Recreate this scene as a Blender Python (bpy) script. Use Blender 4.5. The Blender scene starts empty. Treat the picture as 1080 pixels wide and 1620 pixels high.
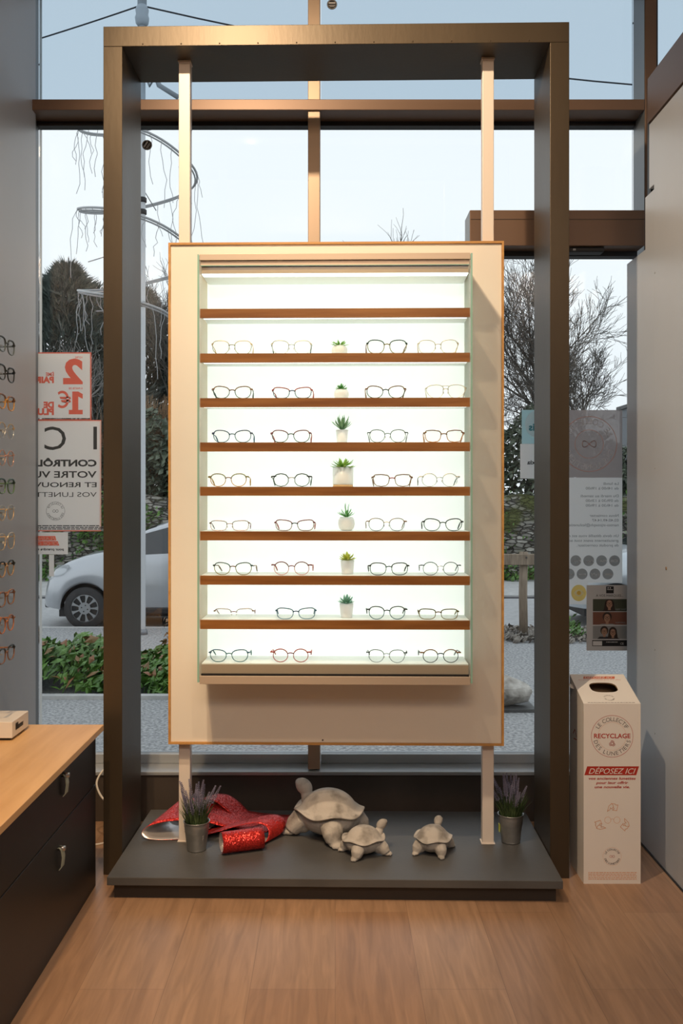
import bpy, math, random
from mathutils import Vector, Matrix, Euler
PI = math.pi
R = random.Random(7)
sc = bpy.context.scene
C = sc.collection

# ------------------------------------------------------------------ camera
cd = bpy.data.cameras.new('camera'); cam = bpy.data.objects.new('camera', cd); C.objects.link(cam)
cam.location = (0, 0, 1.3); cam.rotation_euler = (PI/2, 0, 0)
cd.sensor_fit = 'VERTICAL'; cd.sensor_height = 36; cd.sensor_width = 24
cd.lens = 36*1500/1620; cd.shift_x = 10/1620; cd.shift_y = -25/1620
cd.clip_start = .05; cd.clip_end = 300
sc.camera = cam
sc.view_settings.view_transform = 'Standard'; sc.view_settings.look = 'None'
sc.view_settings.gamma = 1; sc.view_settings.exposure = 0.15
sc.view_settings.use_curve_mapping = False

# ------------------------------------------------------------------ world: overcast winter sky
w = bpy.data.worlds.new('overcast_sky'); sc.world = w; w.use_nodes = True
nt = w.node_tree; nt.nodes.clear()
wo = nt.nodes.new('ShaderNodeOutputWorld'); bg = nt.nodes.new('ShaderNodeBackground')
tc = nt.nodes.new('ShaderNodeTexCoord'); sp = nt.nodes.new('ShaderNodeSeparateXYZ')
cr = nt.nodes.new('ShaderNodeValToRGB')
nz = nt.nodes.new('ShaderNodeTexNoise'); nz.inputs['Scale'].default_value = 2.2; nz.inputs['Detail'].default_value = 3
mx = nt.nodes.new('ShaderNodeMix'); mx.data_type = 'RGBA'; mx.blend_type = 'MULTIPLY'; mx.inputs[0].default_value = .25
cr2 = nt.nodes.new('ShaderNodeValToRGB')
cr2.color_ramp.elements[0].position = .35; cr2.color_ramp.elements[0].color = (.82, .86, .9, 1)
cr2.color_ramp.elements[1].position = .65; cr2.color_ramp.elements[1].color = (1, 1, 1, 1)
e = cr.color_ramp.elements
e[0].position = 0; e[0].color = (.80, .84, .87, 1)
e[1].position = 1; e[1].color = (.74, .79, .84, 1)
m_ = e.new(.28); m_.color = (.83, .875, .91, 1)
nt.links.new(tc.outputs['Generated'], sp.inputs[0]); nt.links.new(sp.outputs[2], cr.inputs[0])
nt.links.new(tc.outputs['Generated'], nz.inputs['Vector']); nt.links.new(nz.outputs[0], cr2.inputs[0])
nt.links.new(cr.outputs[0], mx.inputs[6]); nt.links.new(cr2.outputs[0], mx.inputs[7])
nt.links.new(mx.outputs[2], bg.inputs[0]); bg.inputs[1].default_value = 1.12
nt.links.new(bg.outputs[0], wo.inputs[0])

# ------------------------------------------------------------------ lights (the shop's ceiling spots, then two added fill areas)
WARM = (1.0, .75, .50)
def spot(name, loc, tgt, energy, size, blend=.5, color=WARM, rad=.035):
    l = bpy.data.lights.new(name, 'SPOT'); o = bpy.data.objects.new(name, l); C.objects.link(o)
    o.location = loc; o.rotation_euler = (Vector(tgt)-Vector(loc)).to_track_quat('-Z', 'Y').to_euler()
    l.energy = energy; l.spot_size = math.radians(size); l.spot_blend = blend; l.color = color; l.shadow_soft_size = rad
    return o
def area(name, loc, tgt, energy, sx, sy, color):
    l = bpy.data.lights.new(name, 'AREA'); o = bpy.data.objects.new(name, l); C.objects.link(o)
    o.location = loc; o.rotation_euler = (Vector(tgt)-Vector(loc)).to_track_quat('-Z', 'Y').to_euler()
    l.shape = 'RECTANGLE'; l.size = sx; l.size_y = sy; l.energy = energy; l.color = color
    return o
spot('ceiling_spot_display', (-.54, 1.78, 3.52), (-.02, 3.3, 2.25), 205, 78, .7)
spot('ceiling_spot_counter', (-.75, 1.3, 3.52), (-1.0, 2.4, .5), 190, 52, .7, (1, .66, .36))
spot('ceiling_spot_floor', (.1, .9, 3.55), (-.42, 2.05, 0), 115, 54, .9)
spot('ceiling_spot_right', (.2, 1.2, 3.55), (1.15, 1.9, 1.0), 34, 50, 1, (1, .74, .52))
area('added_cool_fill', (0, -2.1, 3.6), (0, -1.9, 0), 52, 3, 2, (.90, .94, 1))  # unseen area light added as cool ambient fill
area('added_warm_fill', (-.1, -1.25, 3.4), (0, 3.0, .6), 24, 1.0, .4, (1, .60, .30))  # unseen area light added to warm surfaces facing the camera

# ------------------------------------------------------------------ materials
def newmat(name):
    m = bpy.data.materials.new(name); m.use_nodes = True
    return m, m.node_tree, m.node_tree.nodes['Principled BSDF']
def P(name, col, rough=.5, metal=0, emis=None, es=1, spec=None, trans=0, coat=0, sheen=0):
    m, t, b = newmat(name)
    b.inputs['Base Color'].default_value = (*col, 1); b.inputs['Roughness'].default_value = rough
    b.inputs['Metallic'].default_value = metal
    if emis: b.inputs['Emission Color'].default_value = (*emis, 1); b.inputs['Emission Strength'].default_value = es
    if spec is not None: b.inputs['Specular IOR Level'].default_value = spec
    if trans: b.inputs['Transmission Weight'].default_value = trans
    if coat: b.inputs['Coat Weight'].default_value = coat
    return m
def noisy(name, c1, c2, scale=5, rough=.6, metal=0, bump=0, bscale=None, stretch=(1, 1, 1), detail=6, lo=.3, hi=.7, rvar=0, bdist=.01, coords='Object'):
    m, t, b = newmat(name)
    tc = t.nodes.new('ShaderNodeTexCoord'); mp = t.nodes.new('ShaderNodeMapping'); mp.inputs['Scale'].default_value = stretch
    n = t.nodes.new('ShaderNodeTexNoise'); n.inputs['Scale'].default_value = scale; n.inputs['Detail'].default_value = detail
    cr = t.nodes.new('ShaderNodeValToRGB'); cr.color_ramp.elements[0].position = lo; cr.color_ramp.elements[1].position = hi
    cr.color_ramp.elements[0].color = (*c1, 1); cr.color_ramp.elements[1].color = (*c2, 1)
    L = t.links.new
    L(tc.outputs[coords], mp.inputs[0]); L(mp.outputs[0], n.inputs['Vector']); L(n.outputs[0], cr.inputs[0]); L(cr.outputs[0], b.inputs['Base Color'])
    b.inputs['Roughness'].default_value = rough; b.inputs['Metallic'].default_value = metal
    if rvar:
        ma = t.nodes.new('ShaderNodeMath'); ma.operation = 'MULTIPLY_ADD'; ma.inputs[1].default_value = rvar; ma.inputs[2].default_value = rough-rvar/2
        L(n.outputs[0], ma.inputs[0]); L(ma.outputs[0], b.inputs['Roughness'])
    if bump:
        n2 = t.nodes.new('ShaderNodeTexNoise'); n2.inputs['Scale'].default_value = bscale or scale*4; n2.inputs['Detail'].default_value = 5
        bp = t.nodes.new('ShaderNodeBump'); bp.inputs['Strength'].default_value = bump; bp.inputs['Distance'].default_value = bdist
        L(mp.outputs[0], n2.inputs['Vector']); L(n2.outputs[0], bp.inputs['Height']); L(bp.outputs[0], b.inputs['Normal'])
    return m
def glass(name, tint=(1, 1, 1), refl=1.0, ior=1.45):
    m = bpy.data.materials.new(name); m.use_nodes = True; t = m.node_tree; t.nodes.clear()
    o = t.nodes.new('ShaderNodeOutputMaterial'); tr = t.nodes.new('ShaderNodeBsdfTransparent'); tr.inputs[0].default_value = (*tint, 1)
    g = t.nodes.new('ShaderNodeBsdfGlossy'); g.inputs['Roughness'].default_value = .02
    f = t.nodes.new('ShaderNodeFresnel'); f.inputs[0].default_value = ior
    ma = t.nodes.new('ShaderNodeMath'); ma.operation = 'MULTIPLY'; ma.inputs[1].default_value = refl
    mi = t.nodes.new('ShaderNodeMixShader')
    t.links.new(f.outputs[0], ma.inputs[0]); t.links.new(ma.outputs[0], mi.inputs[0])
    t.links.new(tr.outputs[0], mi.inputs[1]); t.links.new(g.outputs[0], mi.inputs[2]); t.links.new(mi.outputs[0], o.inputs[0])
    return m
def vinyl(name, col, tl=.6, alpha=1.0):
    m = bpy.data.materials.new(name); m.use_nodes = True; t = m.node_tree; t.nodes.clear()
    o = t.nodes.new('ShaderNodeOutputMaterial'); d = t.nodes.new('ShaderNodeBsdfDiffuse'); d.inputs[0].default_value = (*col, 1)
    tr = t.nodes.new('ShaderNodeBsdfTranslucent'); tr.inputs[0].default_value = (*col, 1)
    mi = t.nodes.new('ShaderNodeMixShader'); mi.inputs[0].default_value = tl
    t.links.new(d.outputs[0], mi.inputs[1]); t.links.new(tr.outputs[0], mi.inputs[2]); out = mi
    if alpha < 1:
        tp = t.nodes.new('ShaderNodeBsdfTransparent'); m2 = t.nodes.new('ShaderNodeMixShader'); m2.inputs[0].default_value = alpha
        t.links.new(tp.outputs[0], m2.inputs[1]); t.links.new(mi.outputs[0], m2.inputs[2]); out = m2
    t.links.new(out.outputs[0], o.inputs[0])
    return m
def leafmat(name, c1, c2, scale=30):
    m = noisy(name, c1, c2, scale=scale, rough=.45, detail=2)
    return m

def wood_floor():
    m, t, b = newmat('oak_plank_floor'); L = t.links.new
    tc = t.nodes.new('ShaderNodeTexCoord'); mp = t.nodes.new('ShaderNodeMapping'); mp.inputs['Rotation'].default_value = (0, 0, PI/2)
    br = t.nodes.new('ShaderNodeTexBrick'); br.offset = .37; br.inputs['Scale'].default_value = 1
    br.inputs['Brick Width'].default_value = 1.25; br.inputs['Row Height'].default_value = .225
    br.inputs['Mortar Size'].default_value = .0010; br.inputs['Mortar Smooth'].default_value = .3; br.inputs['Bias'].default_value = 0
    br.inputs['Color1'].default_value = (.36, .215, .13, 1); br.inputs['Color2'].default_value = (.42, .265, .165, 1)
    br.inputs['Mortar'].default_value = (.26, .16, .10, 1)
    L(tc.outputs['Object'], mp.inputs[0]); L(mp.outputs[0], br.inputs['Vector'])
    mp2 = t.nodes.new('ShaderNodeMapping'); mp2.inputs['Scale'].default_value = (14, 1.1, 1); L(tc.outputs['Object'], mp2.inputs[0])
    n = t.nodes.new('ShaderNodeTexNoise'); n.inputs['Scale'].default_value = 2.6; n.inputs['Detail'].default_value = 8; n.inputs['Distortion'].default_value = 1.2
    L(mp2.outputs[0], n.inputs['Vector'])
    cr = t.nodes.new('ShaderNodeValToRGB'); cr.color_ramp.elements[0].position = .3; cr.color_ramp.elements[1].position = .72
    cr.color_ramp.elements[0].color = (.74, .72, .70, 1); cr.color_ramp.elements[1].color = (1.1, 1.08, 1.05, 1)
    L(n.outputs[0], cr.inputs[0])
    mx = t.nodes.new('ShaderNodeMix'); mx.data_type = 'RGBA'; mx.blend_type = 'MULTIPLY'; mx.inputs[0].default_value = 1
    L(br.outputs['Color'], mx.inputs[6]); L(cr.outputs[0], mx.inputs[7])
    # knots
    mp3 = t.nodes.new('ShaderNodeMapping'); mp3.inputs['Scale'].default_value = (1.6, .7, 1); L(tc.outputs['Object'], mp3.inputs[0])
    vo = t.nodes.new('ShaderNodeTexVoronoi'); vo.inputs['Scale'].default_value = 1.7; L(mp3.outputs[0], vo.inputs['Vector'])
    cr3 = t.nodes.new('ShaderNodeValToRGB'); cr3.color_ramp.elements[0].position = .02; cr3.color_ramp.elements[1].position = .1
    cr3.color_ramp.elements[0].color = (.45, .4, .36, 1); cr3.color_ramp.elements[1].color = (1, 1, 1, 1); L(vo.outputs[0], cr3.inputs[0])
    mx2 = t.nodes.new('ShaderNodeMix'); mx2.data_type = 'RGBA'; mx2.blend_type = 'MULTIPLY'; mx2.inputs[0].default_value = .8
    L(mx.outputs[2], mx2.inputs[6]); L(cr3.outputs[0], mx2.inputs[7]); L(mx2.outputs[2], b.inputs['Base Color'])
    b.inputs['Roughness'].default_value = .36; b.inputs['Specular IOR Level'].default_value = .4
    bp = t.nodes.new('ShaderNodeBump'); bp.inputs['Strength'].default_value = .15; bp.inputs['Distance'].default_value = .003
    L(n.outputs[0], bp.inputs['Height']); L(bp.outputs[0], b.inputs['Normal'])
    return m
def wood(name, c1, c2, rough=.4, stretch=(1, 14, 14), scale=3):
    return noisy(name, c1, c2, scale=scale, rough=rough, stretch=stretch, bump=.05, detail=8, lo=.35, hi=.68)
def stone_wall_mat():
    m, t, b = newmat('rubble_stone_wall'); L = t.links.new
    tc = t.nodes.new('ShaderNodeTexCoord'); mp = t.nodes.new('ShaderNodeMapping'); mp.inputs['Scale'].default_value = (5.2, 5.2, 13)
    L(tc.outputs['Object'], mp.inputs[0])
    nz = t.nodes.new('ShaderNodeTexNoise'); nz.inputs['Scale'].default_value = 1.5; L(mp.outputs[0], nz.inputs['Vector'])
    ad = t.nodes.new('ShaderNodeMix'); ad.data_type = 'RGBA'; ad.blend_type = 'ADD'; ad.inputs[0].default_value = .6
    L(mp.outputs[0], ad.inputs[6]); L(nz.outputs['Color'], ad.inputs[7])
    vo = t.nodes.new('ShaderNodeTexVoronoi'); vo.inputs['Scale'].default_value = 1; L(ad.outputs[2], vo.inputs['Vector'])
    ve = t.nodes.new('ShaderNodeTexVoronoi'); ve.feature = 'DISTANCE_TO_EDGE'; ve.inputs['Scale'].default_value = 1; L(ad.outputs[2], ve.inputs['Vector'])
    hs = t.nodes.new('ShaderNodeSeparateXYZ'); L(vo.outputs['Color'], hs.inputs[0])
    cr = t.nodes.new('ShaderNodeValToRGB'); cr.color_ramp.elements[0].color = (.07, .065, .055, 1); cr.color_ramp.elements[1].color = (.42, .40, .36, 1)
    L(hs.outputs[0], cr.inputs[0])
    ce = t.nodes.new('ShaderNodeValToRGB'); ce.color_ramp.elements[0].position = .02; ce.color_ramp.elements[1].position = .14
    ce.color_ramp.elements[0].color = (.16, .15, .13, 1); ce.color_ramp.elements[1].color = (1, 1, 1, 1); L(ve.outputs[0], ce.inputs[0])
    mx = t.nodes.new('ShaderNodeMix'); mx.data_type = 'RGBA'; mx.blend_type = 'MULTIPLY'; mx.inputs[0].default_value = 1
    L(cr.outputs[0], mx.inputs[6]); L(ce.outputs[0], mx.inputs[7])
    n2 = t.nodes.new('ShaderNodeTexNoise'); n2.inputs['Scale'].default_value = 1.6; n2.inputs['Detail'].default_value = 6; L(tc.outputs['Object'], n2.inputs['Vector'])
    c2 = t.nodes.new('ShaderNodeValToRGB'); c2.color_ramp.elements[0].position = .5; c2.color_ramp.elements[1].position = .6
    L(n2.outputs[0], c2.inputs[0])
    m3 = t.nodes.new('ShaderNodeMix'); m3.data_type = 'RGBA'; L(c2.outputs[0], m3.inputs[0]); L(mx.outputs[2], m3.inputs[6]); m3.inputs[7].default_value = (.09, .10, .03, 1)
    L(m3.outputs[2], b.inputs['Base Color']); b.inputs['Roughness'].default_value = .9
    bp = t.nodes.new('ShaderNodeBump'); bp.inputs['Strength'].default_value = 1; bp.inputs['Distance'].default_value = .05
    L(ce.outputs[0], bp.inputs['Height']); L(bp.outputs[0], b.inputs['Normal'])
    return m
def glitter_mat():
    m, t, b = newmat('red_glitter_foil'); L = t.links.new
    tc = t.nodes.new('ShaderNodeTexCoord'); vo = t.nodes.new('ShaderNodeTexVoronoi'); vo.inputs['Scale'].default_value = 420
    L(tc.outputs['Object'], vo.inputs['Vector'])
    sub = t.nodes.new('ShaderNodeVectorMath'); sub.operation = 'SUBTRACT'; sub.inputs[1].default_value = (.5, .5, .5); L(vo.outputs['Color'], sub.inputs[0])
    scl = t.nodes.new('ShaderNodeVectorMath'); scl.operation = 'SCALE'; scl.inputs['Scale'].default_value = .75; L(sub.outputs[0], scl.inputs[0])
    ge = t.nodes.new('ShaderNodeNewGeometry'); ad = t.nodes.new('ShaderNodeVectorMath'); ad.operation = 'ADD'
    L(ge.outputs['Normal'], ad.inputs[0]); L(scl.outputs[0], ad.inputs[1])
    nm = t.nodes.new('ShaderNodeVectorMath'); nm.operation = 'NORMALIZE'; L(ad.outputs[0], nm.inputs[0]); L(nm.outputs[0], b.inputs['Normal'])
    b.inputs['Base Color'].default_value = (.62, .035, .03, 1); b.inputs['Metallic'].default_value = .55; b.inputs['Roughness'].default_value = .28
    return m

M = {}
M['bronze'] = noisy('bronze_laminate', (.062, .047, .030), (.09, .068, .043), scale=3, rough=.42, metal=.55, rvar=.12, stretch=(1, 1, .3), bump=.03, bscale=60)
M['alu_brown'] = P('brown_aluminium', (.17, .105, .07), .42, .35)
M['alu_tan'] = P('tan_mullion_aluminium', (.42, .31, .22), .4, .25)
M['alu_sill'] = P('pale_grey_sill', (.42, .45, .48), .35, .3)
M['alu_grey'] = P('grey_aluminium', (.20, .23, .26), .4, .3)
M['gasket'] = P('black_gasket', (.008, .008, .01), .5)
M['slate'] = noisy('dark_slate_laminate', (.060, .061, .062), (.095, .096, .096), scale=4, rough=.50, rvar=.15, bump=.05, bscale=80)
M['plinth'] = P('dark_plinth', (.035, .030, .026), .5)
M['floor'] = wood_floor()
M['wallgrey'] = noisy('satin_grey_panel', (.47, .515, .58), (.50, .545, .61), scale=2, rough=.38, bump=.02, bscale=200)
M['wallright'] = noisy('satin_pale_panel', (.50, .545, .61), (.54, .585, .65), scale=2, rough=.34, bump=.02, bscale=200)
M['darkpanel'] = noisy('dark_sill_panel', (.055, .045, .038), (.075, .06, .05), scale=5, rough=.45)
M['white'] = P('white_plaster', (.72, .70, .66), .7)
M['shopback'] = P('taupe_paint', (.22, .20, .18), .8)
M['offwhite'] = P('ivory_lacquer', (.84, .79, .69), .35)
M['post'] = P('ivory_metal', (.80, .72, .64), .38)
M['beige'] = P('champagne_anodised', (.56, .46, .36), .38, .25)
M['edge'] = wood('oak_edge_band', (.50, .25, .07), (.62, .34, .11), .45)
M['shelfwood'] = wood('walnut_shelf_front', (.30, .105, .022), (.46, .19, .05), .4)
M['caseinner'] = P('white_case_lining', (.86, .90, .87), .5)
M['lightpanel'] = P('backlit_opal_panel', (.85, .88, .86), .6, emis=(.95, 1.0, .96), es=.56)
M['led'] = P('led_strip', (.9, .9, .9), .5, emis=(.95, 1.0, .96), es=2.4)
M['sideglass'] = vinyl('pale_green_side_glass', (.88, .97, .93), .5, .45)
M['glassedge'] = P('green_glass_edge', (.28, .52, .43), .2)
M['glass'] = glass('window_glass', (.97, .985, .985), .9)
M['glasstop'] = glass('blue_tinted_glass', (.70, .77, .82), 1.0)
M['caseglass'] = glass('case_glass', (.985, 1, .99), .35)
M['lens'] = glass('spectacle_lens', (.985, .99, .985), .6)
M['clay'] = noisy('cast_stone', (.20, .185, .165), (.50, .475, .44), scale=17, rough=.85, bump=.45, bscale=90, bdist=.004, lo=.27, hi=.50)
M['zinc'] = noisy('galvanised_zinc', (.36, .37, .37), (.50, .51, .51), scale=25, rough=.38, metal=.85, rvar=.15)
M['soil'] = P('soil', (.03, .022, .015), .9)
M['lavleaf'] = leafmat('lavender_leaf', (.035, .075, .025), (.10, .15, .06))
M['lavflower'] = leafmat('lavender_flower', (.17, .165, .25), (.32, .31, .42))
M['potwhite'] = P('white_ceramic', (.95, .96, .96), .3)
for k_, v_ in (('Subsurface Weight', .6), ('Subsurface Scale', .02)): M['potwhite'].node_tree.nodes['Principled BSDF'].inputs[k_].default_value = v_
M['potwhite'].node_tree.nodes['Principled BSDF'].inputs['Subsurface Radius'].default_value = (1, 1, 1)
M['glitter'] = glitter_mat()
M['silverfoil'] = P('silver_foil_backing', (.62, .60, .60), .28, .6)
M['counter'] = wood('oak_worktop', (.62, .36, .15), (.76, .48, .23), .4, stretch=(9, 1, 9), scale=2)
M['black'] = P('black_drawer_front', (.013, .013, .014), .45)
M['blackside'] = P('charcoal_side', (.03, .033, .038), .5)
M['leather'] = P('olive_leather', (.36, .40, .33), .4)
M['steel'] = P('steel', (.5, .5, .5), .3, 1)
M['plastic'] = P('white_plastic', (.78, .74, .68), .4)
M['cardboard'] = P('white_card', (.82, .79, .75), .5)
M['cardin'] = P('brown_card', (.30, .19, .10), .8)
M['printred'] = P('red_print', (.45, .028, .014), .6)
M['printred2'] = P('orange_red_print', (.62, .13, .06), .6)
M['printorange'] = P('pale_orange_print', (.72, .36, .18), .6)
M['printgrey'] = P('grey_print', (.16, .13, .12), .6)
M['printwhite'] = P('white_print', (.85, .80, .74), .6)
M['vw'] = vinyl('white_vinyl', (.90, .92, .93), .72)
M['vcoral'] = vinyl('coral_vinyl', (.80, .22, .17), .6)
M['vgrey'] = vinyl('charcoal_vinyl_print', (.07, .08, .09), .3)
M['vgrey2'] = vinyl('grey_vinyl_print', (.40, .43, .45), .5)
M['vsign'] = vinyl('mauve_grey_vinyl', (.46, .43, .44), .65, .93)
M['vsignlight'] = vinyl('pale_grey_lettering', (.80, .80, .82), .6)
M['vsalmon'] = vinyl('salmon_line', (.85, .5, .4), .6)
M['vblue'] = vinyl('pale_blue_vinyl', (.52, .80, .88), .7)
M['vteal'] = vinyl('teal_lettering', (.10, .32, .38), .4)
M['vyellow'] = vinyl('yellow_vinyl', (.90, .70, .25), .7)
M['postergrey'] = P('poster_grey', (.55, .56, .57), .5)
M['ink'] = P('black_ink', (.01, .01, .012), .5)
M['inkwhite'] = P('white_ink', (.7, .7, .7), .5)
M['asphalt'] = noisy('grey_tarmac', (.16, .165, .17), (.46, .465, .47), scale=38, rough=.9, bump=.6, bscale=60, lo=.33, hi=.67, detail=12)
M['road'] = noisy('road_tarmac', (.36, .365, .375), (.48, .485, .49), scale=12, rough=.85, detail=8)
M['kerb'] = noisy('kerb_concrete', (.42, .42, .42), (.55, .55, .54), scale=10, rough=.9)
M['darkkerb'] = noisy('wet_dark_kerb', (.05, .05, .055), (.11, .11, .12), scale=10, rough=.7)
M['stone'] = stone_wall_mat()
M['rock'] = noisy('quarry_rock', (.20, .18, .155), (.62, .60, .56), scale=9, rough=.85, bump=.6, bscale=25, bdist=.02)
M['bark'] = noisy('winter_bark', (.055, .048, .042), (.13, .12, .105), scale=8, rough=.9)
M['palebark'] = noisy('pale_lichen_bark', (.20, .19, .175), (.36, .35, .33), scale=8, rough=.9)
M['twig'] = P('brown_reeds', (.30, .19, .11), .9)
M['ivy'] = leafmat('ivy_green', (.030, .085, .015), (.13, .27, .045), 6)
M['ivyred'] = leafmat('ivy_autumn', (.16, .11, .03), (.28, .12, .06), 6)
M['hedge'] = leafmat('dark_hedge_leaf', (.035, .05, .035), (.15, .18, .12), 4)
M['pine'] = leafmat('pine_needles', (.05, .07, .06), (.15, .185, .16), 5)
M['mulch'] = leafmat('bark_mulch', (.07, .055, .045), (.28, .25, .21), 9)
M['timber'] = noisy('weathered_timber', (.16, .12, .085), (.30, .24, .18), scale=10, rough=.9, stretch=(4, 4, .5))
M['carpaint'] = P('silver_car_paint', (.46, .48, .51), .28, .55, coat=.6)
M['carpaint2'] = P('pale_blue_grey_car_paint', (.50, .54, .58), .28, .4, coat=.6)
M['carglass'] = P('dark_car_glass', (.02, .025, .03), .06, 0, spec=.8)
M['rubber'] = noisy('black_rubber', (.018, .018, .02), (.035, .035, .037), scale=20, rough=.8)
M['hubcap'] = P('grey_hubcap', (.30, .31, .32), .35, .5)
M['blackplastic'] = P('black_plastic', (.012, .012, .014), .55)
M['polewhite'] = P('pale_painted_steel', (.50, .52, .54), .5)
M['wire'] = P('dark_wire', (.03, .03, .035), .6)
M['lightwire'] = P('grey_light_tube', (.36, .37, .38), .5)
M['building'] = P('slate_cladding', (.16, .17, .19), .7)
M['bulb'] = P('amber_filament', (1, .5, .2), .5, emis=(1, .42, .12), es=60)
M['darkwood'] = P('dark_lamp_wood', (.08, .05, .03), .5)

# ------------------------------------------------------------------ mesh builder
class MB:
    def __init__(s): s.v = []; s.f = []; s.m = []; s.cur = 0; s.sm = []; s.smooth = False; s.marks = []; s.whole = False
    def mark(s):
        s.marks.append((len(s.v), len(s.f)))
    def add(s, vs, fs):
        b = len(s.v); s.v += [tuple(x) for x in vs]
        for f in fs: s.f.append([b+i for i in f]); s.m.append(s.cur); s.sm.append(s.smooth)
        return s
    def box(s, x0, x1, y0, y1, z0, z1):
        return s.add([(x0,y0,z0),(x1,y0,z0),(x1,y1,z0),(x0,y1,z0),(x0,y0,z1),(x1,y0,z1),(x1,y1,z1),(x0,y1,z1)],
                     [(0,3,2,1),(4,5,6,7),(0,1,5,4),(1,2,6,5),(2,3,7,6),(3,0,4,7)])
    def tube(s, pts, r, n=6, closed=False, caps=True):
        pts = [Vector(p) for p in pts]; k = len(pts)
        rs = r if isinstance(r, (list, tuple)) else [r]*k
        old = s.smooth; s.smooth = True
        vs = []; prev = None
        for i, p in enumerate(pts):
            if closed: d = pts[(i+1) % k]-pts[i-1]
            else: d = pts[min(i+1, k-1)]-pts[max(i-1, 0)]
            if d.length < 1e-9: d = Vector((0,0,1))
            d.normalize()
            if prev is None:
                a = Vector((0,0,1)) if abs(d.z) < .9 else Vector((1,0,0))
                u = d.cross(a).normalized()
            else:
                u = prev-d*prev.dot(d)
                if u.length < 1e-6: u = d.cross(Vector((1,0,0)))
                u.normalize()
            prev = u; v = d.cross(u)
            for j in range(n):
                a = 2*PI*j/n; vs.append(p+(u*math.cos(a)+v*math.sin(a))*rs[i])
        fs = []
        for i in range(k if closed else k-1):
            for j in range(n):
                a = i*n+j; b_ = i*n+(j+1) % n; c = ((i+1) % k)*n+(j+1) % n; d_ = ((i+1) % k)*n+j
                fs.append((a, b_, c, d_))
        if not closed and caps: fs.append(tuple(range(n-1, -1, -1))); fs.append(tuple((k-1)*n+j for j in range(n)))
        s.add(vs, fs); s.smooth = old
        return s
    def lathe(s, prof, c=(0,0,0), n=24, cap0=True, cap1=True):
        old = s.smooth; s.smooth = True
        vs = []; fs = []
        for (r, z) in prof:
            for j in range(n):
                a = 2*PI*j/n; vs.append((c[0]+r*math.cos(a), c[1]+r*math.sin(a), c[2]+z))
        k = len(prof)
        for i in range(k-1):
            for j in range(n):
                fs.append((i*n+j, i*n+(j+1) % n, (i+1)*n+(j+1) % n, (i+1)*n+j))
        if cap0: fs.append(tuple(range(n-1, -1, -1)))
        if cap1: fs.append(tuple((k-1)*n+j for j in range(n)))
        s.add(vs, fs); s.smooth = old
        return s
    def ell(s, c, r, nu=14, nv=9, mat=None):
        old = s.smooth; s.smooth = True
        if not hasattr(r, '__len__'): r = (r, r, r)
        vs = [Vector((0,0,r[2]))]; fs = []
        for i in range(1, nv):
            t = PI*i/nv
            for j in range(nu):
                a = 2*PI*j/nu; vs.append(Vector((r[0]*math.sin(t)*math.cos(a), r[1]*math.sin(t)*math.sin(a), r[2]*math.cos(t))))
        vs.append(Vector((0,0,-r[2])))
        for j in range(nu): fs.append((0, 1+j, 1+(j+1) % nu))
        for i in range(nv-2):
            for j in range(nu):
                a = 1+i*nu+j; b_ = 1+i*nu+(j+1) % nu; fs.append((a, a+nu, b_+nu, b_))
        l = len(vs)-1; o = 1+(nv-2)*nu
        for j in range(nu): fs.append((l, o+(j+1) % nu, o+j))
        if mat is not None: vs = [mat @ v for v in vs]
        cc = Vector(c); s.add([v+cc for v in vs], fs); s.smooth = old
        return s
    def prism(s, poly, a, b, axis='y'):
        n = len(poly)
        if axis == 'y': A = [(x, a, z) for x, z in poly]; B = [(x, b, z) for x, z in poly]
        elif axis == 'x': A = [(a, x, z) for x, z in poly]; B = [(b, x, z) for x, z in poly]
        else: A = [(x, y, a) for x, y in poly]; B = [(x, y, b) for x, y in poly]
        return s.add(A+B, [tuple(range(n)), tuple(range(2*n-1, n-1, -1))]+[(i, (i+1) % n, n+(i+1) % n, n+i) for i in range(n)])
    def build(s, name, mats, parent=None, bevel=0, loc=None):
        mk = sorted(set(q for q in s.marks if q[1] > 0))
        if mk and not s.whole:
            mk = [(0, 0)]+mk+[(len(s.v), len(s.f))]; first = None
            for (v0, f0), (v1, f1) in zip(mk, mk[1:]):
                if f1 <= f0: continue
                t = MB(); t.v = s.v[v0:v1]; t.f = [[i-v0 for i in f] for f in s.f[f0:f1]]; t.m = s.m[f0:f1]; t.sm = s.sm[f0:f1]
                o = t.build(name, mats, parent, bevel, loc); first = first or o
            return first
        me = bpy.data.meshes.new(name); me.from_pydata([tuple(v) for v in s.v], [], s.f)
        if not isinstance(mats, (list, tuple)): mats = [mats]
        for m in mats: me.materials.append(m)
        me.polygons.foreach_set('material_index', s.m); me.polygons.foreach_set('use_smooth', s.sm)
        me.update(); me.validate()
        import bmesh
        if len(s.f) < 30000:
            bm = bmesh.new(); bm.from_mesh(me); bmesh.ops.recalc_face_normals(bm, faces=bm.faces); bm.to_mesh(me); bm.free()
        o = bpy.data.objects.new(name, me); C.objects.link(o)
        if parent: o.parent = parent
        if loc: o.location = loc
        if bevel:
            b = o.modifiers.new('bevel', 'BEVEL'); b.width = bevel; b.segments = 2; b.limit_method = 'ANGLE'
        return o
def tag(o, label, cat, group=None, kind=None):
    o['label'] = label; o['category'] = cat
    if group: o['group'] = group
    if kind: o['kind'] = kind
    return o
def struct(o): o['kind'] = 'structure'; return o
def empty(name, loc=(0,0,0), rz=0):
    o = bpy.data.objects.new(name, None); C.objects.link(o); o.location = loc; o.rotation_euler = (0,0,rz); o.empty_display_size = .05
    return o
TH = .020
PIV = Vector((0, 3.24, 0))
def disp(o):
    rot = Matrix.Rotation(-TH, 3, 'Z')
    o.location = rot @ (Vector(o.location)-PIV)+PIV; o.rotation_euler.z -= TH
    return o
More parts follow.
